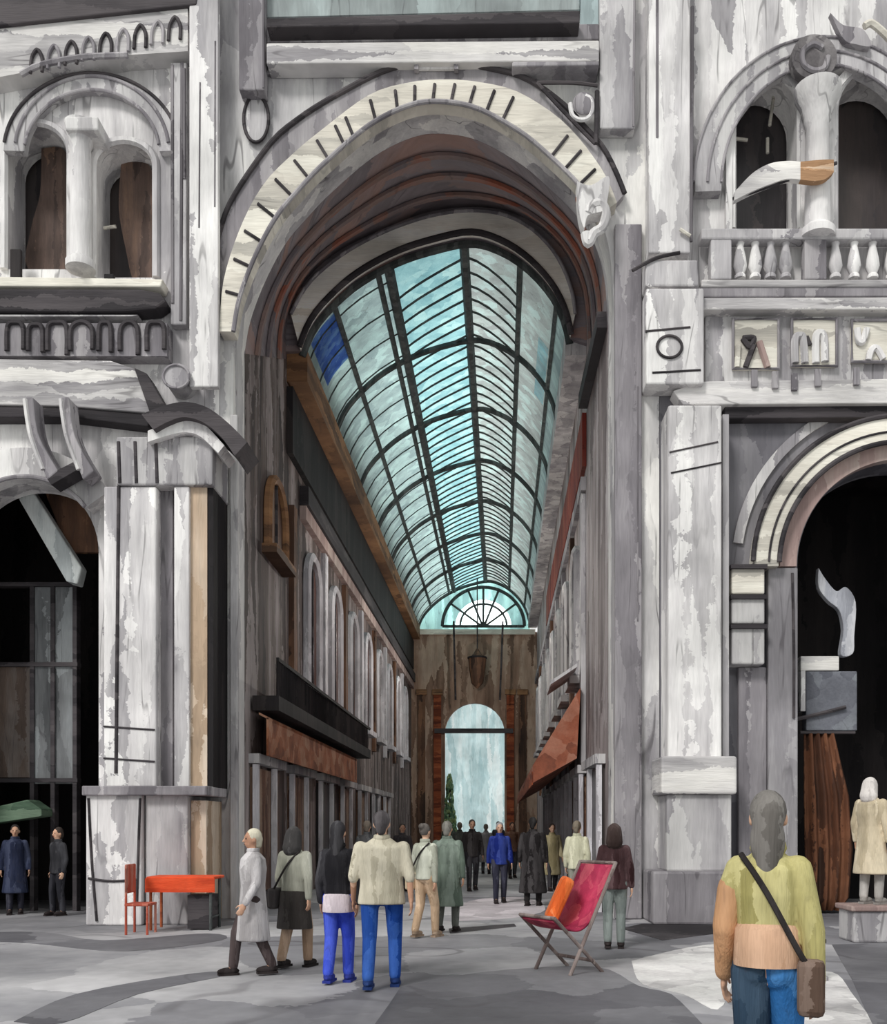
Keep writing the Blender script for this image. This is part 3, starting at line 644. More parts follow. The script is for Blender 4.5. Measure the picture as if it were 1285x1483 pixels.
GP = paint('dark_red_brown_glass', [(52, 34, 32), (84, 52, 46), (110, 82, 74)], 'v', 1.5, .2, .4)
LGR = paint('lilac_grey_stone', [(172, 169, 174), (200, 197, 202), (222, 220, 224)], 'v', 1.5, .2)
for k in range(8): gwin(XL, 1, 7.2 + k * 3.3, 5.0, 7.6, 1.5, (LGR, GP))
for k in range(8): gwin(XR, -1, 6.6 + k * 3.4, 5.2, 7.6, 1.5, (MID, PANE))
gwin(XL, 1, 3.2, 7.3, 8.0, 1.7, (OCHRE, SHOP), .1)
# gallery pilasters
for k in range(8):
    y = 5.5 + k * 3.4 if k else 5.0
    t = thing('gallery_pilaster', 'slim grey pilaster between the arched windows along the brown side of the gallery', 'pilaster', G(XL, y, 4.2), 'pilasters along the brown gallery side')
    run(XL + E, XL + .13, y - .2, y + .2, 4.4, 8.9, 'shaft', LGR if k % 2 else BROWN, t)
for k in range(8):
    y = 5.0 + k * 3.4
    t = thing('gallery_pilaster', 'slim pilaster under the red frieze along the grey side of the gallery', 'pilaster', G(XR, y, 4.2), 'pilasters along the grey gallery side')
    run(XR - .11, XR - E, y - .22, y + .22, 3.05, 9.15, 'shaft', (MID, BROWN, GREY)[k % 3], t)
# shopfronts
for side, x, sgn in (('awning with the orange-brown canvas', XL, 1), ('rust-red awning', XR, -1)):
    for k in range(7):
        y = (2.4 + k * 3.45) if sgn > 0 else (2.5 + k * 3.4)
        w = 2.4
        ords = ('nearest', 'second', 'third', 'fourth', 'fifth', 'sixth', 'farthest')[k]
        t = thing('shopfront', f'{ords} brown shopfront with pale posts along the side of the {side}', 'shopfront', G(x, y, 0), 'shopfronts on the side of the ' + side)
        xx = sorted((x + sgn * E, x + sgn * .06))
        run(xx[0], xx[1], y - w / 2, y + w / 2, .35, 2.75, 'glass', SHOP if (k + (sgn > 0)) % 3 else PANE, t)
        xx = sorted((x + sgn * E, x + sgn * .1))
        run(xx[0], xx[1], y - w / 2, y + w / 2, .0, .34, 'stall_riser', DARK, t)
        for dy in (-w / 2, w / 6):
            xx = sorted((x + sgn * .07, x + sgn * .17)); run(xx[0], xx[1], y + dy - .07, y + dy + .07, 0, 2.8, 'post', LGR, t)
        xx = sorted((x + sgn * E, x + sgn * .2)); run(xx[0], xx[1], y - w / 2 - .1, y + w / 2 + .1, 2.82, 3.0, 'lintel', MID, t)
# balcony + awnings
t = thing('iron_balcony', 'long dark iron balcony above the orange-brown awning', 'balcony', G(XL, 7, 3.9))
run(XL + .05, XL + .55, 1.2, 14.5, 3.82, 4.1, 'slab', BLACK, t)
run(XL + .50, XL + .55, 1.2, 14.5, 4.75, 4.82, 'handrail', BLACK, t)
m = MB()
for i in range(64):
    y = 1.25 + i * .2; m.tube([G(XL + .52, y, 4.1), G(XL + .52, y, 4.76)], .03, 4)
m.build('railing_bars', BLACK, t)
t = thing('shop_awning', 'long orange-brown awning sloping out below the dark iron balcony', 'awning', G(XL, 7, 3))
v = [G(XL + .22, 1.0, 3.76), G(XL + .22, 12.5, 3.76), G(XL + .41, 12.5, 3.66), G(XL + .41, 1.0, 3.66)]
m = MB().add(v + [(p[0], p[1], p[2] - .04) for p in v], [(0, 1, 2, 3), (7, 6, 5, 4), (0, 4, 5, 1), (1, 5, 6, 2), (2, 6, 7, 3), (3, 7, 4, 0)])
OR = paint('orange_brown_canvas', [(110, 66, 46), (152, 92, 62), (170, 128, 104)], 'i', 1.6, .1); cv = m.build('canvas', OR, t)
run(XL + .36, XL + .40, 1.0, 12.5, 2.95, 3.66, 'valance', OR, cv)
t = thing('shop_awning', 'rust-red awning sloping out from the grey side of the gallery over the shops', 'awning', G(XR, 12, 3))
m = MB(); A = [G(XR - .13, 4.6, 4.75), G(XR - 1.2, 4.6, 3.0), G(XR - 1.2, 4.6, 2.6), G(XR - .22, 4.6, 2.6 + .55)]
B = [G(XR - .13, 24, 4.75), G(XR - 1.2, 24, 3.0), G(XR - 1.2, 24, 2.6), G(XR - .22, 24, 2.6 + .55)]
m.add(A + B, [(0, 1, 5, 4), (0, 1, 2, 3), (4, 5, 6, 7), (1, 2, 6, 5), (2, 3, 7, 6), (3, 0, 4, 7)])
RC = paint('rust_red_canvas', [(104, 62, 50), (148, 86, 64), (166, 116, 96)], 'i', 1.6, .1); cv = m.build('canvas', RC, t)
run(XR - 1.23, XR - 1.205, 4.6, 24, 2.55, 2.85, 'valance', RUST, cv)
t = thing('window_blind', 'pale grey slanting awning arm above the rust-red awning', 'blind', G(XR, 6, 4.6))  # slanting awning arm, not a window blind
v = [G(XR - .2, 4.7, 5.3), G(XR - .2, 6.6, 5.3), G(XR - .8, 6.6, 4.9), G(XR - .8, 4.7, 4.9)]  # pale slanting awning arm, hung clear of the wall
MB().add(v + [(p[0], p[1], p[2] - .08) for p in v], [(0, 1, 2, 3), (7, 6, 5, 4), (0, 4, 5, 1), (1, 5, 6, 2), (2, 6, 7, 3), (3, 7, 4, 0)]).build('arm_bar', MID, t)
# ================================================================== glass roof
t = thing('glass_roof', 'long teal glass barrel roof on dark iron ribs over the gallery', 'roof', (-1, YA, 12))
cuts = [0, 10, 21, 34, 44, 53, 60]
mats = [TEALG, TEALG, TEAL, TEALR, TEALR, TEALG]
nb = 7
dY = (YB - YA) / nb
for c in range(6):
    i0, i1 = cuts[c], cuts[c + 1]
    m = MB(); seg = prof[i0:i1 + 1]; k = len(seg)
    vs = [G(x, y, z) for y in (YA, YB) for x, z in seg]
    m.add(vs, [(i, i + 1, k + i + 1, k + i) for i in range(k - 1)])
    m.build('glass_strip', mats[c], t, 'all')
for c in range(1, 6):
    x, z = prof[cuts[c]]; r = (.07, .12, .11, .07, .06)[c - 1]
    MB().tube([G(x, YA, z - .05), G(x, YB, z - .05)], r, 6).build('long_rib', IRON, t)
x, z = prof[19]; MB().tube([G(x, YA, z - .05), G(x, YB, z - .05)], .07, 6).build('long_rib', IRON, t)
for b in range(nb + 1):
    y = min(YA + b * dY, YB - .1)
    MB().tube([G(px, y, pz - .07) for px, pz in prof[::2]], .085, 6).build('cross_rib', IRON, t, True)
m = MB()
for i in range(52):
    y = YA + (i + .5) * (YB - YA) / 52
    for a, b in ((21, 34), (44, 34)):
        idx = list(range(a, b + 1, 2) if a < b else range(a, b - 1, -2))
        if idx[-1] != b: idx.append(b)
        pts = [G(prof[j][0], y - .95 * n_ / (len(idx) - 1), prof[j][1] - .05) for n_, j in enumerate(idx)]
        if pts[-1][1] > YA: m.tube(pts, .034, 4)
m.build('glazing_bars', IRON, t)
m = MB()
for i in range(26):
    y = YA + (i + .5) * (YB - YA) / 26
    m.tube([G(px, y, pz - .04) for px, pz in prof[0:22:3]], .02, 4)
m.build('fine_glazing_bars', IRON, t)
# deep blue panes near the spring
m = MB(); seg = [(x, z - .03) for x, z in prof[3:11]]; k = len(seg)
m.add([G(x, y, z) for y in (YA + .3, YA + 2.4) for x, z in seg], [(i, i + 1, k + i + 1, k + i) for i in range(k - 1)])
m.build('blue_pane', BLUEG, t, 'all', label='deep blue pane')
BR = paint('bright_cyan_glass', [(190, 232, 244), (206, 240, 250), (220, 244, 250)], 'v', 2, 0, .4, .1, trans=.75)
m = MB(); seg = [(x, z - .03) for x, z in prof[49:53]]; k = len(seg)
m.add([G(x, y, z) for y in (YA + 2.4, YA + 5.6) for x, z in seg], [(i, i + 1, k + i + 1, k + i) for i in range(k - 1)])
m.build('cyan_pane', BR, t, 'all', label='bright cyan pane')
# ================================================================== far end
zs = 12.0
ew = MB()
op = [(-2.05, 0), (-2.05, 6.6)] + [(-.45 - 1.6 * math.cos(math.pi * i / 16), 6.6 + 1.6 * math.sin(math.pi * i / 16)) for i in range(1, 16)] + [(1.15, 6.6), (1.15, 0)]
xo = GX * (YB - 4.5)
ew.ext([[(XL - .4 + xo, 0), (XL - .4 + xo, zs), (XR + .4 + xo, zs), (XR + .4 + xo, 0)] + op[::-1]], lambda a, b, tt: (a, tt, b), YB, YB + .4)
EWM = paint('brown_end_wall', [(112, 88, 74), (160, 130, 112), (192, 168, 150)], 'v', 1, .3); ew.build('wall_far', EWM, kind='structure')
t = thing('fan_window', 'half-round fan window of milky glass with iron spokes at the far end of the roof', 'window', (-.2 + xo, YB, zs))
seg = [(x + xo, z) for x, z in prof]
cx = -.55 + xo; R = 2.2
def half(r, n=24, ry=.95): return [(cx + r * math.cos(math.pi * i / n), zs + .3 + r * ry * math.sin(math.pi * i / n)) for i in range(n + 1)]
m = MB(); m.ext([[(seg[0][0], zs + .02)] + seg + [(seg[-1][0], zs + .02)], half(R * 1.005)], lambda a, b, tt: (a, tt, b), YB + .1, YB + .14); m.build('outer_glass', TEALG, t)
m = MB(); m.ext([half(1.5)], lambda a, b, tt: (a, tt, b), YB + .02, YB + .05); m.build('milky_glass', LIGHTG, t)
m = MB(); m.ext([half(R) + half(1.51)[::-1]], lambda a, b, tt: (a, tt, b), YB + .02, YB + .05); m.build('teal_glass', TEALG, t)
for r, rr in ((R, .09), (1.25, .06)): MB().tube([(x, YB - .02, z) for x, z in half(r)], rr, 6).build('arc_bar', IRON, t, True)
MB().tube([(cx - R, YB - .02, zs + .3), (cx + R, YB - .02, zs + .3)], .08, 6).build('cross_bar', IRON, t)
for a in (36, 68, 90, 112, 144):
    c_, s2 = math.cos(math.radians(a)), math.sin(math.radians(a))
    MB().tube([(cx + .1 * c_, YB - .03, zs + .3), (cx + R * c_, YB - .03, zs + .3 + R * .95 * s2)], .06, 6).build('spoke', IRON, t)
MB().box(XL + xo + .1, XR + xo - .1, YB - .12, YB - E, zs - .15, zs + .12).build('sill', CREAM, t)
for k, x in enumerate((-3.3, -2.45, 1.45, 2.1)):
    t = thing('far_pilaster', ('outer rust pilaster on the brown end wall beside the iron balcony side', 'inner rust pilaster flanking the bright far archway on the iron balcony side', 'inner rust pilaster flanking the bright far archway on the rust awning side', 'outer rust pilaster on the brown end wall on the rust awning side')[k], 'pilaster', (x, YB - .1, 0))
    MB().box(x - .2, x + .2, YB - .16, YB - E, 0, 8.6).build('shaft', RUST if k in (1, 2) else BROWN, t)
    MB().box(x - .28, x + .28, YB - .22, YB - E, 8.61, 8.9).build('capital', OCHRE, t)
t = thing('arch_transom', 'dark transom bar across the bright far archway', 'beam', (-.45, YB - .1, 7))
MB().box(-2.6, 1.6, YB - .3, YB - .17, 6.55, 6.8).build('bar', DARK, t)
t = thing('hanging_lantern', 'dark brown lantern hanging before the far archway', 'lantern', (-.35, 32, 9))
MB().lathe([(.05, 0), (.3, .25), (.42, 1.0), (.46, 1.5), (.2, 1.75), (.06, 2.0)], 12, (-.3, 32, 8.6)).build('body', BROWN, t, 'edge')
MB().tube([(-.3, 32, 10.6), (-.3, 32, 14.2)], .03, 6).build('chain', DARK, t)
MB().lathe([(.5, 0), (.5, .08)], 12, (-.3, 32, 10.1)).build('collar', DARK, t)
for k, x in enumerate((-1.5, 1.0)):
    t = thing('hanging_cable', ('dark cable sloping beside the brown lantern towards the iron balcony side', 'dark cable sloping beside the brown lantern towards the rust awning side')[k], 'cable', (x, 32, 9))
    MB().tube([(x, 32, 12), (x + (.1 if k == 0 else -.15), 32, 8.0)], .05, 6).build('cable', DARK, t)
# planter tree, green strip at the far arch
t = thing('potted_cypress', 'slim green cypress in a pot at the foot of the far archway', 'plant', (-1.75, 33.3, 0))
MB().lathe([(.28, 0), (.36, .5), (.4, .55)], 16, (-1.75, 33.3, 0)).build('pot', RUST, t, 'edge')
m = MB()
for i in range(260):
    z = .6 + 3.6 * random.random(); r = .42 * (1 - (z - .6) / 3.8) ** .6 * random.uniform(.6, 1); a = random.uniform(0, 6.28)
    m.ball((-1.75 + r * math.cos(a), 33.3 + r * math.sin(a), z), (.07, .07, .17), 5, 4)
m.build('foliage', paint('green_foliage', [(70, 100, 78), (112, 146, 112), (160, 176, 120)], 'i', 3, 0), t, 'all')
m = MB(); m.tube([(-1.75, 33.3, .4), (-1.75, 33.3, 3.6)], .05); m.build('stem', BROWN, t)
MB().box(-14, 12, 66, 66.4, 0, 16).build('wall_far_square', paint('pale_teal_facade', [(150, 178, 182), (184, 206, 208), (214, 224, 224)], 'v', .8, .2), kind='structure')
#PEOPLE-BEGIN
# ================================================================== people
def remesh(mb, name, mat, parent, vox, it=2, **kw):
    tmp = MB(); tmp.v = mb.v; tmp.f = mb.f
    o = tmp.build(name + '_raw', mat, None)
    r = o.modifiers.new('r', 'REMESH'); r.mode = 'VOXEL'; r.voxel_size = vox; r.use_smooth_shade = True
    s_ = o.modifiers.new('s', 'SMOOTH'); s_.factor = .5; s_.iterations = it
    dg = bpy.context.evaluated_depsgraph_get()
    me = bpy.data.meshes.new_from_object(o.evaluated_get(dg)); me.name = name
    raw = o.data; bpy.data.objects.remove(o); bpy.data.meshes.remove(raw)
    me.polygons.foreach_set('use_smooth', [True] * len(me.polygons))
    if not me.materials: me.materials.append(mat)
    n = bpy.data.objects.new(name, me); C.objects.link(n); n.parent = parent
    for k_, v_ in kw.items(): n[k_] = v_
    return n
def hand(m, w, d, lat, nrm, r=.0095):
    w, d, lat, nrm = Vector(w), Vector(d).normalized(), Vector(lat).normalized(), Vector(nrm).normalized()
    rot = Matrix((lat, nrm, d)).transposed()
    m.ball(w + d * .045, (.04, .017, .05), 12, 8, rot)
    for i, (o, L) in enumerate(((-.03, .058), (-.01, .074), (.011, .08), (.032, .07))):
        a = w + d * .08 + lat * o; b = a + d * L * .55 + nrm * L * .15 + lat * o * .15; c = b + d * L * .35 + nrm * L * .32
        m.cap(a, b, r, r * .93, 8); m.cap(b, c, r * .93, r * .8, 8)
    a = w + d * .025 + lat * .032; b = a + d * .03 + lat * .028 + nrm * .012; c = b + d * .035 + lat * .006 + nrm * .01
    m.cap(a, b, r * 1.25, r * 1.1, 8); m.cap(b, c, r * 1.1, r * .9, 8)
def human(label, px, feet, h, rz, top, legs, hair, stride=.25, vox=.013, topkind='jacket', hairkind='short', wide=1.0, arms=None, shoe=(48, 42, 42), hem=None, group=None, lift=0.0, loc=None, legs2=None, bag=None, sleeves=True, skirt=None, zbot=None, peach=None):
    L = loc or ground(px, feet); L = (L[0], L[1], lift)
    t = thing('person', label, 'person', L, group, rz if rz else .0001)
    t.scale = (h / 1.75,) * 3
    g = stride / 2
    hip = {s: Vector((.095 * s * wide, 0, .92)) for s in (-1, 1)}
    foot = {-1: Vector((-.095 * wide, -g, .085)), 1: Vector((.095 * wide, g, .085 + .02 * (stride > .1)))}
    knee = {s: (hip[s] + foot[s]) / 2 + Vector((0, -.035 - .03 * (stride > .1), 0)) for s in (-1, 1)}
    sh = {s: Vector((.185 * s * wide, 0, 1.41)) for s in (-1, 1)}
    el, ha = {}, {}
    for s in (-1, 1):
        sw = g * .7 * s
        el[s] = sh[s] + Vector((.05 * s, .03 - sw * .3, -.29)); ha[s] = el[s] + Vector((.015 * s, -.05 - sw * .6, -.245))
        if arms and s in arms: el[s], ha[s] = Vector(arms[s][0]), Vector(arms[s][1])
    b = MB()
    for s in (-1, 1):
        b.cap(hip[s], knee[s], .078, .052); b.cap(knee[s], foot[s], .05, .036)
        b.cap(foot[s], foot[s] + Vector((0, -.12, -.045)), .036, .03)
        b.cap(sh[s] - Vector((.02 * s, 0, .03)), el[s], .045, .038); b.cap(el[s], ha[s], .037, .026)
        d = ha[s] - el[s]
        lat = Vector((0, -1, 0)); lat = lat - d * (lat.dot(d) / d.length_squared)
        hand(b, ha[s], d, lat, Vector(d).cross(lat) * (1 if s > 0 else -1))
    b.ball((0, 0, .95), (.16 * wide, .11, .12)); b.ball((0, .0, 1.12), (.14 * wide, .1, .2)); b.ball((0, 0, 1.3), (.165 * wide, .105, .17))
    b.cap((-.13 * wide, 0, 1.39), (.13 * wide, 0, 1.39), .045, .045)
    b.cap((0, .01, 1.42), (0, -.01, 1.55), .056, .05)
    b.ball((0, -.005, 1.645), (.074, .094, .105)); b.ball((0, -.04, 1.575), (.05, .05, .052))
    b.cap((0, -.094, 1.645), (0, -.112, 1.61), .011, .016, 8); b.ball((0, -.08, 1.668), (.05, .02, .012))
    for s in (-1, 1): b.ball((s * .077, .005, 1.63), (.012, .022, .032), 8, 6)
    b.ball((0, -.088, 1.578), (.024, .012, .009), 8, 6)
    remesh(b, 'body', SKIN, t, vox * .85, 2)
    if math.cos(rz) > -.2:
        for s in (-1, 1): MB().ball((s * .031, -.088, 1.643), (.013, .008, .009), 8, 6).build('eye', BLACK, t, 'all')
        MB().ball((0, -.1, 1.577), (.022, .006, .006), 8, 6).build('mouth', RED, t, 'all')
    # hair
    m = MB(); m.ball((0, .016, 1.668), (.086, .098, .104)); 
    if hairkind == 'long': m.cap((0, .05, 1.66), (0, .085, 1.4), .078, .05); m.ball((.04, .06, 1.53), (.04, .045, .1)); m.ball((-.04, .06, 1.53), (.04, .045, .1))
    elif hairkind == 'hood': m.cap((0, .03, 1.66), (0, .06, 1.5), .105, .12)
    elif hairkind == 'bun': m.ball((0, .1, 1.72), (.05, .05, .05))
    else: m.cap((0, .06, 1.64), (0, .065, 1.57), .065, .05)
    o = remesh(m, 'hood' if hairkind == 'hood' else 'hair', cloth('hair_%d_%d_%d' % hair, hair, 18), t, vox, 1)
    # front cut so the face stays free
    bm = bmesh.new(); bm.from_mesh(o.data)
    kill = [v for v in bm.verts if v.co.y < -.055 and v.co.z < 1.70]
    bmesh.ops.delete(bm, geom=kill, context='VERTS'); bm.to_mesh(o.data); bm.free()
    # trousers
    tm = cloth('trousers_%d_%d_%d' % legs, legs, 20)
    def leg(s):
        m = MB(); m.cap(hip[s], knee[s], .098, .075); m.cap(knee[s], foot[s] + Vector((0, 0, .03)), .073, .06); return m
    if legs2 is None:
        m = MB(); q0, q1 = leg(-1), leg(1); m.add(q0.v, q0.f); m.add(q1.v, q1.f); m.ball((0, 0, .95), (.178 * wide, .128, .13))
        remesh(m, 'trousers', tm, t, vox)
    else:
        m = leg(-1); m.ball((-.05, 0, .95), (.135 * wide, .128, .13)); remesh(m, 'trouser_leg', tm, t, vox, label='bright blue trouser leg')
        m = leg(1); m.ball((.05, 0, .94), (.13 * wide, .12, .13)); remesh(m, 'trouser_leg', cloth('trousers_%d_%d_%d' % legs2, legs2, 14), t, vox, label='dark blue trouser leg')
    # shoes
    sm = cloth('shoe_%d_%d_%d' % shoe, shoe, 10)
    for s in (-1, 1):
        f = foot[s]; dz = f.z - .085
        MB().ball((f.x, f.y - .06, .05 + dz), (.048, .135, .048)).cap((f.x, f.y, .1 + dz), (f.x, f.y, .06 + dz), .05, .052).box(f.x - .045, f.x + .045, f.y - .18, f.y + .065, dz + .001, dz + .03).build('shoe', sm, t, True)
    # top
    cm = cloth('top_%d_%d_%d' % top, top, 24)
    zb = {'jacket': .84, 'shirt': .9, 'coat': .42, 'robe': .26}[topkind]
    zb = zbot or zb
    fl = {'jacket': .19, 'shirt': .185, 'coat': .24, 'robe': .25}[topkind]
    m = MB(); m.lathe([(fl * 1.0, zb), (fl, zb + .03), (.178, .98), (.17, 1.08), (.192, 1.28), (.175, 1.4), (.1, 1.47), (.066, 1.5)], 24, (0, 0.005, 0), wide, .72 if zb > .6 else .84)
    for s in (-1, 1):
        if peach == s:
            q_ = MB(); q_.cap(sh[s] + (el[s] - sh[s]) * .35, el[s], .068, .06); q_.cap(el[s], el[s] + (ha[s] - el[s]) * .93, .058, .046)
            remesh(q_, 'sleeve', cloth('peach_sleeve', (212, 166, 128), 20), t, vox, label='peach-coloured sleeve'); m.cap(sh[s] - Vector((.02 * s, 0, .015)), sh[s] + (el[s] - sh[s]) * .4, .07, .066); continue
        m.cap(sh[s] - Vector((.02 * s, 0, .015)), el[s], .072, .056)
        if sleeves: m.cap(el[s], el[s] + (ha[s] - el[s]) * .93, .055, .044)
        else: m.cap(el[s], el[s] + (ha[s] - el[s]) * .1, .055, .052)
    tp = remesh(m, topkind, cm, t, vox, 2)
    MB().lathe([(.075, 0), (.085, .02), (.078, .05), (.068, .055)], 18, (0, .005, 1.475), 1, .9).build('collar', cm, tp, True)
    if hem:
        hz = (.17 if zbot else 0)
        MB().lathe([(.2, .78 + hz), (.2, .8 + hz), (.192, .95 + hz), (.17, .98 + hz)], 24, (0, .005, 0), wide, .76).build('shirt_hem', cloth('hem_%d_%d_%d' % hem, hem, 14), t, True)
    if skirt:
        MB().lathe([(.235, .5), (.235, .52), (.19, .95), (.17, .97)], 24, (0, .005, 0), wide, .78).build('skirt', cloth('skirt_%d_%d_%d' % skirt, skirt, 12), t, True)
    if bag:
        s, bc = bag
        o = MB().box(.24 * s * wide - .06, .24 * s * wide + .06, -.12, .17, .74, 1.0).build('shoulder_bag', cloth('bag_%d_%d_%d' % bc, bc, 20), t, bevel=.03)
        MB().tube(catmull([(-.12 * s, .06, 1.47), (.0, .16, 1.3), (.2 * s * wide, .15, 1.0), (.26 * s * wide, .06, .95)], 6), .014, 6).build('bag_strap', cloth('strap', (50, 46, 46), 8), o, True)
    return t
# the strollers in front of the entrance
human('person in a long pale grey coat walking past the orange-topped table', 366, 1412, 1.6, -1.1, (184, 180, 181), (84, 74, 74), (196, 190, 170), .42, .013, 'coat', 'short', 1.0)
human('person in a grey-green jacket with dark hood and skirt beside the pale grey coat', 427, 1402, 1.62, 2.75, (160, 160, 148), (176, 150, 128), (66, 64, 64), .3, .013, 'jacket', 'hood', 1.0, None, (40, 36, 36), None, None, 0, None, None, (1, (60, 56, 56)), True, (62, 58, 56))
human('slim person with long dark hair, black top and bright blue trousers', 490, 1424, 1.68, 3.0, (52, 51, 55), (58, 78, 190), (56, 55, 58), .22, .013, 'shirt', 'long', .85, None, (50, 60, 140), (212, 200, 206))
human('broad person in a loose cream shirt and blue jeans walking into the gallery', 553, 1432, 1.78, 3.14, (184, 177, 158), (40, 80, 158), (84, 80, 82), .3, .013, 'jacket', 'short', 1.25, None, (40, 60, 110), None, None, 0, None, None, None, False)
human('person in a grey-green jacket just behind the cream shirt', 648, 1350, 1.7, 2.9, (112, 124, 114), (96, 98, 94), (120, 118, 112), .2, .014, 'coat', 'short', 1.1)
human('person in a pale sage shirt and tan trousers carrying a cream bag', 616, 1358, 1.66, 2.6, (176, 178, 164), (196, 168, 140), (92, 86, 82), .3, .014, 'shirt', 'bun', .9, None, (150, 130, 112), None, None, 0, None, None, (1, (206, 188, 160)))
human('person in a royal blue jacket with pale grey hair coming out of the gallery', 724, 1308, 1.7, .1, (46, 62, 136), (58, 58, 72), (150, 148, 150), .2, .016, 'jacket', 'short', 1.0, None, (48, 42, 42), None)
human('person in a long black coat standing beside the royal blue jacket', 772, 1312, 1.8, 2.9, (48, 45, 46), (44, 42, 42), (42, 40, 40), .1, .016, 'robe', 'short', 1.15)
human('person in a pale yellow shirt behind the magenta sling chair', 836, 1322, 1.72, 2.8, (206, 204, 178), (150, 150, 140), (120, 110, 96), .2, .016, 'jacket', 'short', .95)
human('person in a dark maroon coat and grey-green trousers beside the plain grey pier', 890, 1374, 1.66, 3.0, (66, 46, 48), (112, 120, 117), (70, 58, 56), .12, .014, 'jacket', 'hood', .95)
human('person in a yellow-green jacket and blue jeans seen from behind, closest of all the strollers', 1113, 0, 1.8, 2.8, (178, 170, 116), (62, 122, 184), (112, 108, 104), .3, .009, 'jacket', 'long', .8, None, (60, 60, 70), (204, 166, 138), None, 0, ((1113 - CX) / 300, 1400 / 300 - D0, 0), (48, 66, 84), (-1, (112, 94, 84)), True, None, 1.09, 1)
human('person in a cream coat standing on the pale stone plinth in the dark portal', 1262, 1362, 1.8, 2.2, (206, 192, 166), (190, 186, 182), (214, 208, 204), .05, .013, 'coat', 'hood', 1.05, None, (150, 146, 142), None, None, .52)
pl = ground(1262, 1362)
t = thing('stone_plinth', 'pale grey stone plinth under the person in the cream coat', 'plinth', pl)
MB().box(pl[0] - .36, pl[0] + .42, pl[1] - .28, pl[1] + .3, 0, .44).build('block', MID, t, bevel=.03)
MB().box(pl[0] - .4, pl[0] + .46, pl[1] - .32, pl[1] + .34, .441, .518).build('top_slab', PINK, t, bevel=.02)
# café visitors inside the round arch
human('person in a dark navy coat standing under the dull green awning', 22, 1324, 1.65, .4, (54, 60, 82), (50, 50, 60), (52, 48, 48), .1, .016, 'coat', 'short', 1.0)
human('person in a black jacket standing beside the tall grey screen', 84, 1326, 1.6, -.6, (58, 58, 62), (48, 48, 54), (60, 52, 48), .1, .016, 'jacket', 'short', 1.0)
# crowd deeper in the gallery
crowd = [(583, 1292, (62, 58, 60), 'in a charcoal coat near the brown shopfronts behind the broad cream shirt'), (666, 1272, (90, 92, 88), 'in a dull grey jacket behind the grey-green jacket'),
         (684, 1290, (58, 54, 54), 'in a dark coat between the grey-green and the royal blue jackets'), (704, 1266, (128, 126, 128), 'in a mid-grey coat deep in the gallery before the far archway'),
         (742, 1272, (110, 80, 66), 'in a brown jacket deep in the gallery beside the black coat'), (650, 1262, (70, 84, 76), 'in a dark green jacket by the potted cypress'),
         (800, 1290, (150, 140, 110), 'in a straw-coloured jacket under the rust-red awning'), (532, 1310, (96, 96, 98), 'in a slate coat beside the brown shopfronts'), (722, 1258, (64, 64, 70), 'in a black jacket, small and far off in the gallery archway')]
for k, (x, f, c, txt) in enumerate(crowd):
    human('small distant person ' + txt, x, f, 1.68 + .05 * (k % 3), 3.0 if k % 2 else .2, c, (60, 58, 62), ((70, 62, 58), (120, 110, 100))[k % 2], .2, .02, 'coat' if k % 3 == 0 else 'jacket', 'short', 1.0, group='crowd deep in the gallery')
# ================================================================== furniture on the square
TX, TY, _ = ground(268, 1345)
t = thing('cafe_table', 'orange-topped table standing in front of the white pier pedestal', 'table', (TX, TY, 0))
ORG = paint('bright_orange_red', [(196, 66, 36), (222, 82, 44), (232, 104, 70)], 'h', 3, 0)
MB().box(TX - .52, TX + .55, TY - .3, TY + .3, .80, .845).build('tabletop', ORG, t, bevel=.015)
MB().box(TX - .53, TX + .56, TY - .31, TY - .301, .60, .82).build('valance', ORG, t)
for sx in (-.46, .48):
    for sy in (-.25, .25): MB().tube([(TX + sx, TY + sy, 0), (TX + sx, TY + sy, .80)], .024, 8).build('leg', IRON if sx > 0 else RUST, t)
MB().tube([(TX + .48, TY - .25, .2), (TX + .48, TY + .25, .2)], .018, 6).build('stretcher', IRON, t)
MB().box(TX + .1, TX + .47, TY - .2, TY + .2, .02, .55).build('shade_block', DARK, t)  # dark box standing in for the shade under the tabletop
hx, hy, _ = ground(206, 1352)
t = thing('cafe_chair', 'faded red chair drawn up to the end of the orange-topped table', 'chair', (hx, hy, 0))
RCH = paint('faded_red', [(160, 76, 60), (188, 92, 72), (190, 128, 112)], 'v', 3, 0)
MB().box(hx - .2, hx + .16, hy - .2, hy + .2, .43, .47).build('seat', RCH, t, bevel=.01)
for i, (sx, sy) in enumerate(((-.18, -.18), (-.18, .18), (.14, -.18), (.14, .18))): MB().tube([(hx + sx, hy + sy, 0), (hx + sx, hy + sy, 1.0 if sx < 0 else .43)], .02, 8).build('leg', RCH, t)
MB().box(hx - .2, hx - .16, hy - .2, hy + .2, .62, 1.06).build('backrest', RCH, t, bevel=.02)
mx_, my_, _ = ground(822, 1406)
t = thing('sling_chair', 'magenta sling chair on wooden legs beside the dark maroon coat', 'chair', (mx_, my_, 0))
MAG = paint('magenta_canvas', [(142, 36, 66), (176, 52, 84), (196, 88, 104)], 'd', 3, 0)
side = catmull([(.44, 1.2), (.3, .95), (.12, .62), (-.05, .5), (-.25, .53), (-.42, .62)], 5)
def CH(x, y, z):
    a_ = .62; return (mx_ + x * math.cos(a_) - y * math.sin(a_), my_ + x * math.sin(a_) + y * math.cos(a_), z)
vs = [CH(x, y, z) for y in (-.27, .27) for x, z in side]; k = len(side)
o = MB().add(vs, [(i, i + 1, k + i + 1, k + i) for i in range(k - 1)]).build('sling', MAG, t, 'all'); mm_ = o.modifiers.new('th', 'SOLIDIFY'); mm_.thickness = .025
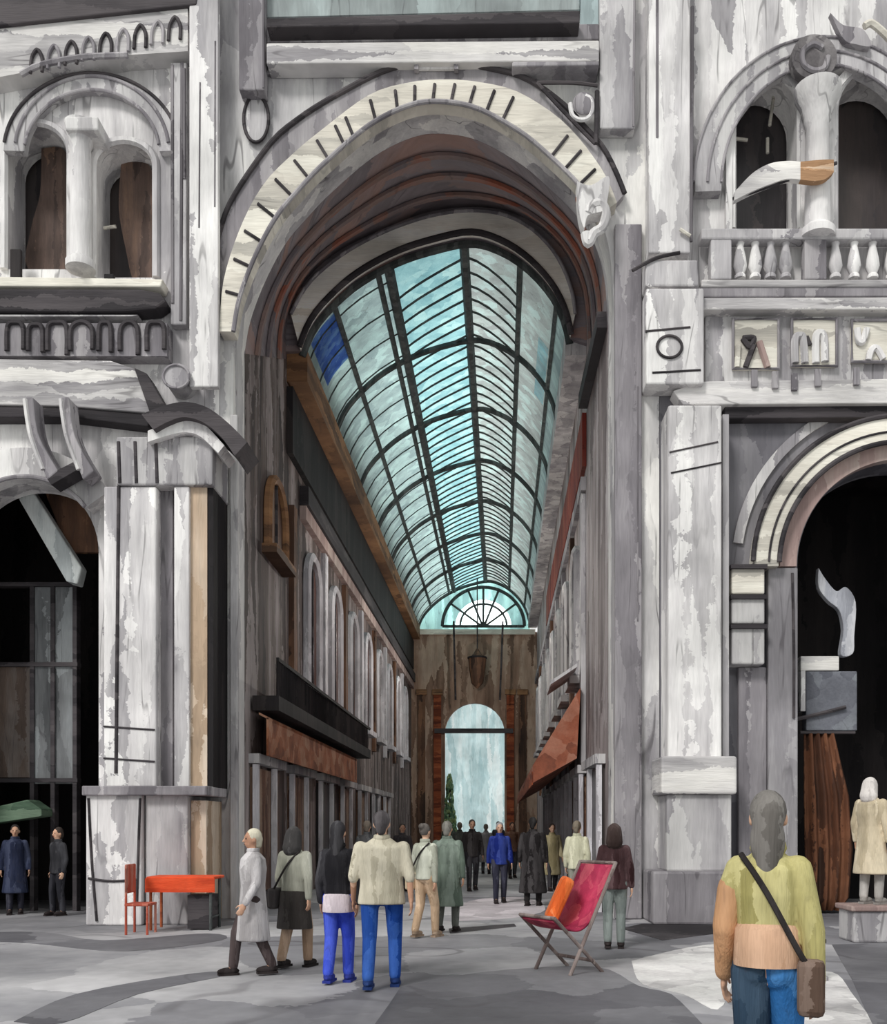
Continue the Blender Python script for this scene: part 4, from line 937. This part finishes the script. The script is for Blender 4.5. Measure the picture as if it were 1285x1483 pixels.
WOOD = paint('grey_brown_wood', [(92, 80, 78), (124, 110, 106), (146, 134, 130)], 'v', 3, 0)
for y in (-.3, .3):
    MB().tube([CH(.46, y, 1.22), CH(-.22, y, 0)], .022, 8).build('long_leg', WOOD, t)
    MB().tube([CH(-.44, y, .64), CH(.26, y, 0)], .022, 8).build('short_leg', WOOD, t)
for p in ((.46, 1.22), (-.44, .64), (.12, .14)): MB().tube([CH(p[0], -.31, p[1]), CH(p[0], .31, p[1])], .02, 8).build('cross_bar', WOOD, t)
t = thing('cushion', 'orange cushion leaning on the magenta sling chair', 'cushion', (mx_ - .08, my_, .8))
m = MB(); m.box(-.07, .07, -.2, .2, -.27, .27); R_ = Matrix.Rotation(.42, 3, 'Y')
m.v = [tuple(R_ @ Vector(q) + Vector(CH(-.08, .05, .81))) for q in m.v]
m.build('pad', paint('orange_cushion', [(204, 88, 34), (224, 108, 48), (228, 132, 80)], 'd', 3, 0), t, bevel=.05)
bx_, by_, _ = ground(1187, 1420)
t = thing('bollard', 'short grey post standing behind the yellow-green jacket', 'bollard', (bx_, by_, 0))
MB().lathe([(.09, 0), (.09, .04), (.055, .07), (.05, .46), (.065, .5), (.05, .55), (.02, .57)], 16, (bx_, by_, 0)).build('post', GREY, t, 'edge')
MB().lathe([(.07, .40), (.07, .44)], 16, (bx_, by_, 0)).build('collar', DARK, t)
# flat ground tones, some painting in a cast shadow and sunlight
def ground_tone(name, pts, mat, z):
    q = [ground(x, y) for x, y in pts]
    MB().ext([[(p[0], p[1]) for p in q]], lambda u, v, tt: (u, v, tt), 0.0005, z).build(name, mat, kind='structure')
ground_tone('floor_painted_sunlight', catmull([(915, 1392), (1000, 1372), (1070, 1370), (1062, 1420), (1040, 1462), (990, 1440), (930, 1425), (915, 1392)], 4)[:-1], SUNPAINT, .004)  # sunlit patch of ground, painted as a pale sheet
ground_tone('floor_painted_sunlight_corner', catmull([(1150, 1412), (1205, 1408), (1232, 1436), (1262, 1500), (1150, 1540), (1140, 1470), (1150, 1412)], 4)[:-1], SUNPAINT, .004)  # second sunlit patch painted in, nearer the camera
ground_tone('floor_dark_patch', catmull([(580, 1430), (700, 1408), (860, 1400), (925, 1428), (985, 1450), (1010, 1540), (560, 1540), (580, 1430)], 4)[:-1], PAVE2, .003)  # darker tone laid flat over the ground
ground_tone('floor_painted_shadow_wedge', [(900, 1345), (960, 1362), (1040, 1352), (1120, 1345), (1100, 1341), (930, 1338)], DARK, .005)  # cast shadow at the pier base, painted as a dark sheet
ground_tone('floor_dark_patch_edge', [(1205, 1368), (1420, 1362), (1500, 1500), (1270, 1500), (1235, 1420)], PAVE2, .003)
ground_tone('floor_dark_line', [(650, 1345), (745, 1338), (748, 1342), (652, 1352)], DARK, .005)
ground_tone('floor_dark_patch_strip', catmull([(-60, 1352), (60, 1350), (150, 1362), (300, 1352), (320, 1362), (180, 1378), (40, 1366), (-60, 1362), (-60, 1352)], 4)[:-1], PAVE2, .004)
ground_tone('floor_dark_streak', catmull([(20, 1480), (110, 1440), (280, 1410), (330, 1412), (200, 1440), (90, 1482), (20, 1480)], 4)[:-1], PAVE2, .004)
ground_tone('floor_pinkish_slab', catmull([(655, 1330), (680, 1305), (760, 1300), (790, 1318), (740, 1330), (655, 1334)], 4), paint('pinkish_paving', [(160, 152, 156), (186, 178, 182), (204, 196, 200)], 'i', 1, .1), .004)
#PEOPLE-END
# ================================================================== camera, light
cam = bpy.data.cameras.new('camera'); co = bpy.data.objects.new('camera', cam); C.objects.link(co)
cam.sensor_fit = 'HORIZONTAL'; cam.sensor_width = 36; cam.lens = F / 1285 * 36
cam.shift_x = (642.5 - CX) / 1285; cam.shift_y = (CY - 741.5) / 1285
co.location = (0, -D0, EYE); co.rotation_euler = (math.pi / 2, 0, 0); cam.clip_end = 400
S.camera = co
w = bpy.data.worlds.new('overcast'); S.world = w; w.use_nodes = True
nt = w.node_tree; bg = nt.nodes['Background']
tc = nt.nodes.new('ShaderNodeTexCoord'); mp = nt.nodes.new('ShaderNodeMapping'); mp.inputs['Scale'].default_value = (1.5, 1.5, 4)
nz = nt.nodes.new('ShaderNodeTexNoise'); nz.inputs['Scale'].default_value = 2; nz.inputs['Detail'].default_value = 5
cr = nt.nodes.new('ShaderNodeValToRGB'); cr.color_ramp.elements[0].color = lin((214, 222, 222)); cr.color_ramp.elements[1].color = lin((242, 240, 236))
nt.links.new(tc.outputs['Generated'], mp.inputs[0]); nt.links.new(mp.outputs[0], nz.inputs['Vector']); nt.links.new(nz.outputs[0], cr.inputs[0]); nt.links.new(cr.outputs[0], bg.inputs[0])
bg.inputs[1].default_value = .95
sl = bpy.data.lights.new('sun', 'SUN'); sl.energy = 2.2; sl.angle = math.radians(14); sl.color = (1, .98, .95)
so = bpy.data.objects.new('sun', sl); C.objects.link(so)
sl.energy = 2.0
so.rotation_euler = Vector((.45, .75, -.75)).to_track_quat('-Z', 'Y').to_euler()
def area(name, loc, rot, sx, sy, e, col=(1, 1, 1)):
    l = bpy.data.lights.new(name, 'AREA'); l.shape = 'RECTANGLE'; l.size = sx; l.size_y = sy; l.energy = e; l.color = col
    o = bpy.data.objects.new(name, l); C.objects.link(o); o.location = loc; o.rotation_euler = rot
area('roof_fill_light', (-.7, 20, 23), (0, 0, 0), 9, 32, 3900, (.93, .98, 1))  # unseen fill light added above the roof to brighten the glass
area('fan_fill_light', (-.4, 38.5, 14), (-math.pi / 2, 0, 0), 7, 4, 3200, (.97, 1, 1))  # added fill light hidden behind the end wall, brightens the fan glass
for ly, le, lz in ((9, 260, 8.0), (17, 300, 8.0), (26, 300, 8.0)):  # invisible point lights added to lift the gallery interior
    l = bpy.data.lights.new('gallery_fill_light', 'POINT'); l.energy = le; l.shadow_soft_size = 0; l.color = (1, .95, .88)
    o = bpy.data.objects.new('gallery_fill_light', l); C.objects.link(o); o.location = G(-.9, ly, lz)
for o_ in bpy.data.objects:
    if '_o' in o_: del o_['_o']
S.view_settings.view_transform = 'Standard'; S.view_settings.look = 'None'
